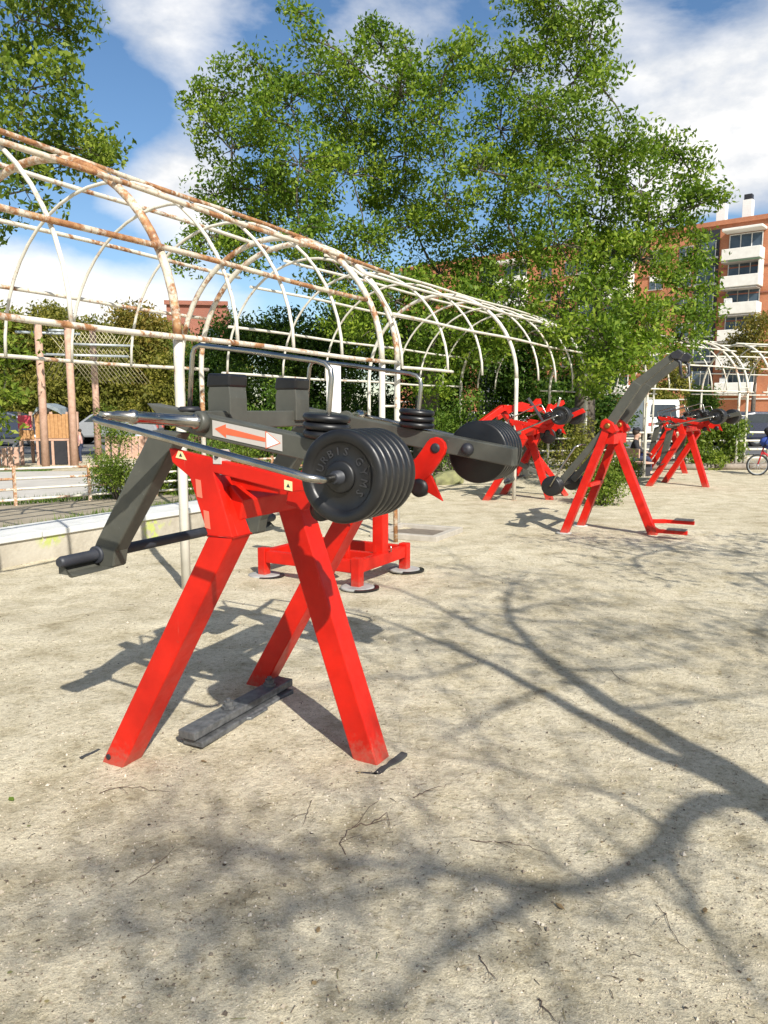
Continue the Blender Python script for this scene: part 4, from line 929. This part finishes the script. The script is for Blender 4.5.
# local x runs along the facade towards the left of the picture; +y is towards the camera
def loc_t(t): return t*FL
b = MB().box((FL/2,-7,11.1), (FL+4,14,22.4)); b.build('wall', BRICK, bd)
MB().box((FL/2,.12,22.35), (FL+4.1,.3,.5)).build('cornice', BRICK, bd)
for k in range(6):
    b = MB().box((FL/2,.06,4.7+2.9*k-1.9), (FL+4.05,.16,.14)); b.build('string_course', PLAS if k == 0 else BRICK2, bd)
ck = 0.357*FL
for rep, off in enumerate((-14.5,0,14.5,29)):
    c = ck+off
    if c > FL-4 or c < 3: continue
    MB().box((c+4.1,.05,11.2), (2.6,.14,21.0)).build('recess_shade_panel', INK, bd)  # flat dark panel on the facade, recess shade put into its colour
    for k in range(7):
        zt = 19.1-2.9*k
        if zt < 3: continue
        bal = MB().box((c,1.0,zt-.62), (4.0,1.9,1.22)).build('balcony', PLAS, bd, .05)
        MB().box((c+.1,.95,zt-.62-.72), (3.8,1.8,.18)).build('slab', SHUT, bal)
        o = MB().box((c,.03,zt+.75), (3.4,.12,2.0)).build('window', GL2, bd)
        fb = MB()
        for xx in (-1.7,-.6,.55,1.7): fb.box((c+xx,.12,zt+.75), (.09,.08,2.0))
        fb.box((c,.12,zt+1.75), (3.5,.08,.1)); fb.build('frame', FRAME if (k+rep) % 3 else SHUT, o)
        if k == 0: MB().box((c,.95,zt+2.05), (4.2,1.9,.32)).build('canopy', PLAS, bd, .08)
        if (k+rep) % 3 == 0 and k: MB().box((c+1.2,1.2,zt+.28), (.8,.4,.55)).build('air_conditioner', FRAME, bal)
        if (k+rep) % 4 == 2: MB().box((c-.4,1.5,zt+1.55), (3.2,1.0,.12)).build('awning', plain('awning_green', (.10,.16,.10), .8), bal)
        if k in (1,3): MB().box((c-1.9,.9,zt+.8), (.15,1.7,1.6)).build('side_wall', PLAS, bd)
        w1 = MB().box((c+4.1,.16,zt+.55), (1.9,.10,1.75)).build('window', GL2, bd); fb = MB()
        for xx in (-.95,0,.95): fb.box((c+4.1+xx,.23,zt+.55), (.08,.06,1.75))
        fb.box((c+4.1,.23,zt-.45), (2.5,.2,.22)); fb.build('frame', FRAME, w1)
        for xo in (-4.6,-8.0):
            w2 = MB().box((c+xo,.04,zt+.35), (1.5,.10,1.5)).build('window', GL2, bd); fb = MB()
            fb.box((c+xo,.1,zt+1.15), (1.7,.14,.12)); fb.box((c+xo,.1,zt-.45), (1.7,.2,.10)); fb.box((c+xo,.1,zt+.35), (.07,.06,1.5)); fb.build('frame', SHUT, w2)
            if k % 3 == 1: MB().box((c+xo,.12,zt+.8), (1.4,.05,.6)).build('blind', PLAS, w2)
for c in (ck+.6, ck+3.4, ck+20, ck-11):
    ch = MB().box((c,-2.2,23.6), (1.0,1.0,2.6)).build('chimney', WHITE, bd, .02); MB().box((c,-2.2,25.2), (.8,.8,.6)).build('chimney_cap', INK, ch)
b2 = empty('brick_building', (-17.2,74,0), R(8), 'dark red brick block with black-framed upper floor at the left behind the trees', 'building')
MB().box((0,0,5.45), (5.2,8,10.9)).build('wall', BRICK2, b2); MB().box((-3.4,-1,5.0), (1.5,5,8.4)).build('annex', INK, b2)
MB().box((0,-4.1,10.95), (5.5,.4,.35)).build('cornice', BRICK2, b2)
for k in range(3):
    for xx in (-1.3,1.3):
        w_ = MB().box((xx,-4.03,2.2+2.9*k), (1.4,.1,1.5)).build('window', GL2, b2); MB().box((xx,-4.1,1.38+2.9*k), (1.6,.15,.1)).build('sill', PLAS, w_)

# ------------------------------------------------------------------ cars
TYRE = plain('tyre', (.02,.02,.02), .8); LAMP = plain('lamp_glass', (.5,.1,.08), .3); LAMPW = plain('lamp_white', (.7,.7,.68), .2)
def car(loc, rz, c, label, van=False, group='cars parked on the street'):
    root = empty('parked_van' if van else 'parked_car', loc, rz, label, 'van' if van else 'car', group)
    body = plain('car_paint', c, .25, 0, .05)
    if van: prof = [(-2.3,.35),(-2.32,1.0),(-2.25,1.95),(-2.1,2.05),(1.0,2.05),(1.25,1.95),(1.75,1.25),(2.35,1.05),(2.42,.5),(2.35,.35)]; gl_ = [(.15,1.25),(.15,1.85),(1.05,1.85),(1.5,1.27)]; W = .9
    else: prof = [(-2.1,.32),(-2.15,.7),(-2.05,.95),(-1.45,1.0),(-1.0,1.38),(-.6,1.46),(.35,1.45),(.75,1.3),(1.2,.98),(1.95,.85),(2.12,.65),(2.1,.32)]; gl_ = [(-1.3,1.0),(-.92,1.34),(.3,1.37),(.66,1.25),(1.0,1.0)]; W = .86
    MB().prism_y(prof, -W, W).build('body', body, root, .09)
    MB().prism_y(gl_, -W-.004, -W+.02).build('side_window', GLASS, root); MB().prism_y(gl_, W-.02, W+.004).build('side_window', GLASS, root)
    if van: MB().hexa([(-2.36,-.7,1.2),(-2.30,-.7,1.2),(-2.30,.7,1.2),(-2.36,.7,1.2)], [(-2.32,-.62,1.8),(-2.24,-.62,1.8),(-2.24,.62,1.8),(-2.32,.62,1.8)]).build('rear_window', GLASS, root)
    for x in (-1.35, 1.35):
        for y in (-W+.06, W-.06):
            sgn = 1 if y > 0 else -1
            wh = MB().lathe((x,y-sgn*.1,.32), (0,sgn,0), [(0,.2),(.0,.31),(.03,.33),(.15,.33),(.18,.30),(.18,.2)], 24).build('wheel', TYRE, root); MB().lathe((x,y+sgn*.06,.32), (0,sgn,0), [(0,.2),(.03,.19),(.035,.05)], 16).build('rim', STL, wh)
    for y in (-.62,.62):
        MB().box((-2.12 if not van else -2.31,y,.8), (.08,.28,.16)).build('tail_light', LAMP, root); MB().box((2.07 if not van else 2.36,y,.68), (.1,.3,.14)).build('headlight', LAMPW, root)
    return root
def carpx(px, d, rz, c, label, van=False): p = at(px, 420, d); return car((p.x, d, .03), rz, c, label, van)
carpx(6, 33, R(8), (.03,.04,.07), 'dark blue parked car at the left edge behind the playhouse')
carpx(-48, 35, R(8), (.10,.02,.02), 'dark red parked car beyond the left edge of the playground')
carpx(112, 35, R(185), (.25,.26,.27), 'silver parked car behind the board fence and young conifer')
carpx(757, 33, R(5), (.03,.035,.06), 'dark blue parked car behind the bicycle at the right edge')
carpx(716, 33, R(6), (.22,.30,.30), 'grey-green parked car behind the oleanders')
carpx(644, 42, R(95), (.78,.78,.75), 'white parked van seen from the back, behind the seated person', True)
carpx(553, 31, R(10), (.78,.78,.75), 'white parked van behind the red machine with raised arms', True)
carpx(480, 33, R(4), (.5,.5,.5), 'light grey parked car between the shrubs in the middle')

# ------------------------------------------------------------------ bicycle with a blue bag
bi = empty('bicycle', (8.92,18.35,0), R(-8), 'small red bicycle leaning on its stand at the right edge', 'bicycle')
RB2 = plain('bike_red', (.55,.03,.04), .3)
for x, rr in ((0,.25),(.72,.25)):
    wh = MB().tube([(x+.24*math.cos(k*math.pi/14), 0, .25+.24*math.sin(k*math.pi/14)) for k in range(28)], .022, 8, closed=True).build('wheel', TYRE, bi)
    b = MB()
    for k in range(12): b.tube([(x,0,.25),(x+.225*math.cos(k*math.pi/6),0,.25+.225*math.sin(k*math.pi/6))], .003, 4)
    b.tube([(x,-.05,.25),(x,.05,.25)], .018, 8); b.build('spokes', STL, wh)
    MB().tube([(x+.218*math.cos(k*math.pi/14), 0, .25+.218*math.sin(k*math.pi/14)) for k in range(28)], .008, 6, closed=True).build('rim', STL, wh)
b = MB(); b.tube([(.0,0,.25),(.08,0,.55),(.11,0,.66)], .018, 8); b.tube([(.09,0,.58),(.42,0,.30)], .02, 8); b.tube([(.09,0,.52),(.40,0,.46)], .016, 8); b.tube([(.42,0,.30),(.40,0,.58)], .018, 8); b.tube([(.42,0,.3),(.72,0,.25)], .012, 8); b.tube([(.40,0,.52),(.72,0,.25)], .012, 8)
b.build('frame', RB2, bi); MB().tube([(.12,-.2,.74),(.10,-.1,.72),(.11,0,.66),(.10,.1,.72),(.12,.2,.74)], .013, 8).build('handlebar', INK, bi)
MB().prism_z([(.30,-.03),(.38,-.07),(.5,-.08),(.5,.08),(.38,.07),(.30,.03)], .58, .63).build('saddle', INK, bi, .015)
MB().tube([(.42,-.09,.30),(.42,-.09,.22)], .01, 6).tube([(.42,.09,.30),(.42,.09,.38)], .01, 6).tube([(.42,-.1,.3),(.42,.1,.3)], .014, 8).build('crank', INK, bi)
MB().tube([(.5,-.1,.28),(.46,-.22,.01)], .009, 6).build('stand', STL, bi)
BLUE = plain('blue_cloth', (.02,.05,.25), .8); BLK = plain('black_cloth', (.012,.012,.016), .9)
def blobmesh(name, c, s, mat, parent=None, seed=0, amp=.15):
    bm = bmesh.new(); bmesh.ops.create_icosphere(bm, subdivisions=3, radius=1)
    for v in bm.verts:
        k_ = 1+amp*math.sin(v.co.x*3.1+seed)*math.cos(v.co.z*2.7+seed)+amp*.6*math.sin(v.co.y*5+v.co.z*4+seed)
        v.co = Vector((c[0]+v.co.x*s[0]*k_, c[1]+v.co.y*s[1]*k_, c[2]+v.co.z*s[2]*k_))
    me = bpy.data.meshes.new(name); bm.to_mesh(me); bm.free(); me.polygons.foreach_set('use_smooth', [True]*len(me.polygons)); me.materials.append(mat)
    o = bpy.data.objects.new(name, me); col.objects.link(o)
    if parent: o.parent = parent
    return o
bg_ = empty('backpack', (9.2,18.3,.70), 0, 'dark blue and black backpack resting on the red bicycle', 'bag')
blobmesh('bag_body', (0,0,.1), (.26,.14,.17), BLUE, bg_, 2); blobmesh('bag_flap', (.05,0,.32), (.22,.13,.17), BLK, bg_, 5); MB().tube([(-.1,-.13,.3),(-.16,-.2,.15),(-.1,-.15,0)], .015, 6).build('strap', BLK, bg_)

# ------------------------------------------------------------------ people
SKIN = plain('skin', (.50,.30,.22), .55, 0, .08); HAIR = plain('hair', (.035,.022,.015), .7); COAT = plain('dark_coat', (.016,.017,.022), .85); JEANS = plain('navy_cloth', (.025,.035,.075), .85)
def skinned(name, verts, edges, radii, mat, parent, root=0):
    me = bpy.data.meshes.new(name); me.from_pydata(verts, edges, []); o = bpy.data.objects.new(name, me); col.objects.link(o); o.parent = parent
    o.modifiers.new('Skin', 'SKIN'); sv = me.skin_vertices[0].data if me.skin_vertices else None
    if sv is None:
        b_ = bmesh.new(); b_.from_mesh(me); ly = b_.verts.layers.skin.verify(); b_.to_mesh(me); b_.free(); sv = me.skin_vertices[0].data
    for i, r_ in enumerate(radii): sv[i].radius = (r_, r_) if not isinstance(r_, tuple) else r_; sv[i].use_root = (i == root)
    sb = o.modifiers.new('Sub', 'SUBSURF'); sb.levels = 2; sb.render_levels = 2
    dg = bpy.context.evaluated_depsgraph_get(); m2 = bpy.data.meshes.new_from_object(o.evaluated_get(dg)); o.modifiers.clear(); o.data = m2
    m2.polygons.foreach_set('use_smooth', [True]*len(m2.polygons)); m2.materials.clear(); m2.materials.append(mat); return o
def fingers(mb_, wrist, dirv_, side):
    d = Vector(dirv_).normalized(); sd = d.cross(Vector((0,0,1))).normalized()*side; w_ = Vector(wrist)
    for k, L in enumerate((.065,.075,.07,.055)):
        b0 = w_+d*.07+sd*(.028-.018*k); mb_.tube([b0, b0+d*L*.55+Vector((0,0,-.01)), b0+d*L*.85+Vector((0,0,-.035))], [.009,.008,.006], 6)
    mb_.tube([w_+sd*.03+d*.02, w_+sd*.055+d*.05, w_+sd*.05+d*.085], [.011,.009,.007], 6)
def seated(loc, rz):
    p = empty('person', loc, rz, 'person in a dark cap and coat sitting on the bench with hands on the lap', 'person')
    V = [(0,0,.50),(.0,0,.72),(.02,0,.98),(.03,0,1.08),(.05,0,1.17),(.05,0,1.27),
         (.02,-.17,1.0),(.10,-.22,.76),(.30,-.12,.68),(.37,-.10,.67), (.02,.17,1.0),(.10,.22,.76),(.30,.12,.68),(.37,.10,.67),
         (.05,-.10,.50),(.42,-.11,.50),(.44,-.11,.10),(.54,-.11,.04), (.05,.10,.50),(.42,.11,.50),(.46,.11,.10),(.56,.11,.04)]
    E_ = [(0,1),(1,2),(2,3),(3,4),(4,5),(2,6),(6,7),(7,8),(8,9),(2,10),(10,11),(11,12),(12,13),(0,14),(14,15),(15,16),(16,17),(0,18),(18,19),(19,20),(20,21)]
    Rr = [.13,.13,.12,.055,.088,.075,.055,.042,.032,.035,.055,.042,.032,.035,.09,.062,.042,.035,.09,.062,.042,.035]
    skinned('body', V, E_, Rr, SKIN, p)
    ix = [0,1,2,6,7,8,10,11,12]; mp = {o: i for i, o in enumerate(ix)}
    skinned('coat', [V[i] for i in ix], [(mp[a], mp[b_]) for a, b_ in E_ if a in mp and b_ in mp], [.165,.165,.145,.085,.065,.05,.085,.065,.05], COAT, p)
    ix = [0,14,15,16,18,19,20]; mp = {o: i for i, o in enumerate(ix)}
    skinned('trousers', [V[i] for i in ix], [(mp[a], mp[b_]) for a, b_ in E_ if a in mp and b_ in mp], [.15,.105,.08,.06,.105,.08,.06], JEANS, p)
    blobmesh('hair', (.02,0,1.27), (.105,.10,.11), HAIR, p, 1, .03); blobmesh('cap', (.04,0,1.34), (.115,.10,.06), COAT, p, 1, .02)
    MB().prism_z([(.12,-.07),(.22,-.05),(.24,0),(.22,.05),(.12,.07)], 1.315, 1.33).build('cap_peak', COAT, p, .004)
    f = MB(); f.tube([(.135,0,1.24),(.165,0,1.205),(.14,0,1.195)], [.012,.016,.01], 6)
    fingers(f, (.37,-.10,.67), (1,.3,-.2), -1); fingers(f, (.37,.10,.67), (1,-.3,-.2), 1); f.build('nose_and_fingers', SKIN, p)
    e = MB()
    for y in (-.033,.033): e.lathe((.137,y,1.245), (1,0,0), [(0,.012),(.006,.008)], 8)
    e.build('eyes', INK, p); MB().tube([(.135,-.025,1.165),(.142,0,1.163),(.135,.025,1.165)], .005, 5).build('mouth', plain('lip', (.35,.1,.09), .5), p)
    for y in (-.11,.11): MB().tube([(.42,y,.035),(.52,y,.04),(.62,y,.03)], [.045,.045,.035], 8).build('shoe', INK, p)
    blobmesh('lap_bag', (.22,0,.66), (.14,.16,.09), BLUE, None, 3).location = (0,0,0)
    lb_ = bpy.data.objects['lap_bag']; lb_.matrix_world = p.matrix_basis.copy(); tag(lb_, 'small blue bag on the seated person\'s lap', 'bag')
    return p
pp = at(639,440,18.6)
bn = empty('bench', (pp.x-.13,18.6,0), R(10), 'wooden bench under the seated person', 'bench')
MB().box((.05,0,.385), (.42,1.5,.05)).build('seat', WOOD_P, bn, .01); MB().box((-.2,0,.66), (.04,1.5,.26)).build('backrest', WOOD_P, bn, .01)
for y in (-.6,.6): MB().box((.05,y,.19), (.36,.06,.36)).build('leg', INK, bn)
bn.scale = (.82,.82,.82); sp_ = seated((pp.x-.10,18.6,-.012), R(-20)); sp_.scale = (.82,.82,.82); bpy.data.objects['lap_bag'].matrix_world = Matrix.Translation(sp_.location) @ Matrix.Rotation(sp_.rotation_euler.z, 4, 'Z') @ Matrix.Scale(.82, 4)
def standing(loc, rz, h, label, top, bot):
    p = empty('person', loc, rz, label, 'person'); k = h/1.7
    V = [(0,0,.88),(0,0,1.12),(0,0,1.36),(0,0,1.44),(.01,0,1.53),(.01,0,1.62),(0,-.17,1.36),(0,-.23,1.10),(.08,-.22,.86),(0,.17,1.36),(0,.23,1.10),(.08,.22,.86),(0,-.09,.86),(.03,-.10,.48),(0,-.10,.08),(.12,-.10,.04),(0,.09,.86),(.03,.10,.48),(-.02,.10,.08),(.10,.10,.04)]
    E_ = [(0,1),(1,2),(2,3),(3,4),(4,5),(2,6),(6,7),(7,8),(2,9),(9,10),(10,11),(0,12),(12,13),(13,14),(14,15),(0,16),(16,17),(17,18),(18,19)]
    Rr = [.12,.11,.12,.05,.085,.072,.055,.04,.03,.055,.04,.03,.085,.058,.04,.035,.085,.058,.04,.035]
    V = [tuple(c*k for c in v) for v in V]; Rr = [r_*k for r_ in Rr]; skinned('body', V, E_, Rr, SKIN, p)
    ix = [0,1,2,6,7,9,10]; mp = {o: i for i, o in enumerate(ix)}; skinned('top', [V[i] for i in ix], [(mp[a], mp[b_]) for a, b_ in E_ if a in mp and b_ in mp], [r_*k for r_ in (.14,.14,.14,.075,.055,.075,.055)], top, p)
    ix = [0,12,13,14,16,17,18]; mp = {o: i for i, o in enumerate(ix)}; skinned('trousers', [V[i] for i in ix], [(mp[a], mp[b_]) for a, b_ in E_ if a in mp and b_ in mp], [r_*k for r_ in (.135,.1,.07,.055,.1,.07,.055)], bot, p)
    blobmesh('hair', (-.01*k,0,1.62*k), (.09*k,.085*k,.10*k), HAIR, p, 1, .03)
q = at(80,440,22.6)
standing((q.x,22.6,0), R(200), 1.0, 'small child in a white and red top standing by the second playground pole', plain('white_red', (.6,.35,.33), .8), JEANS)
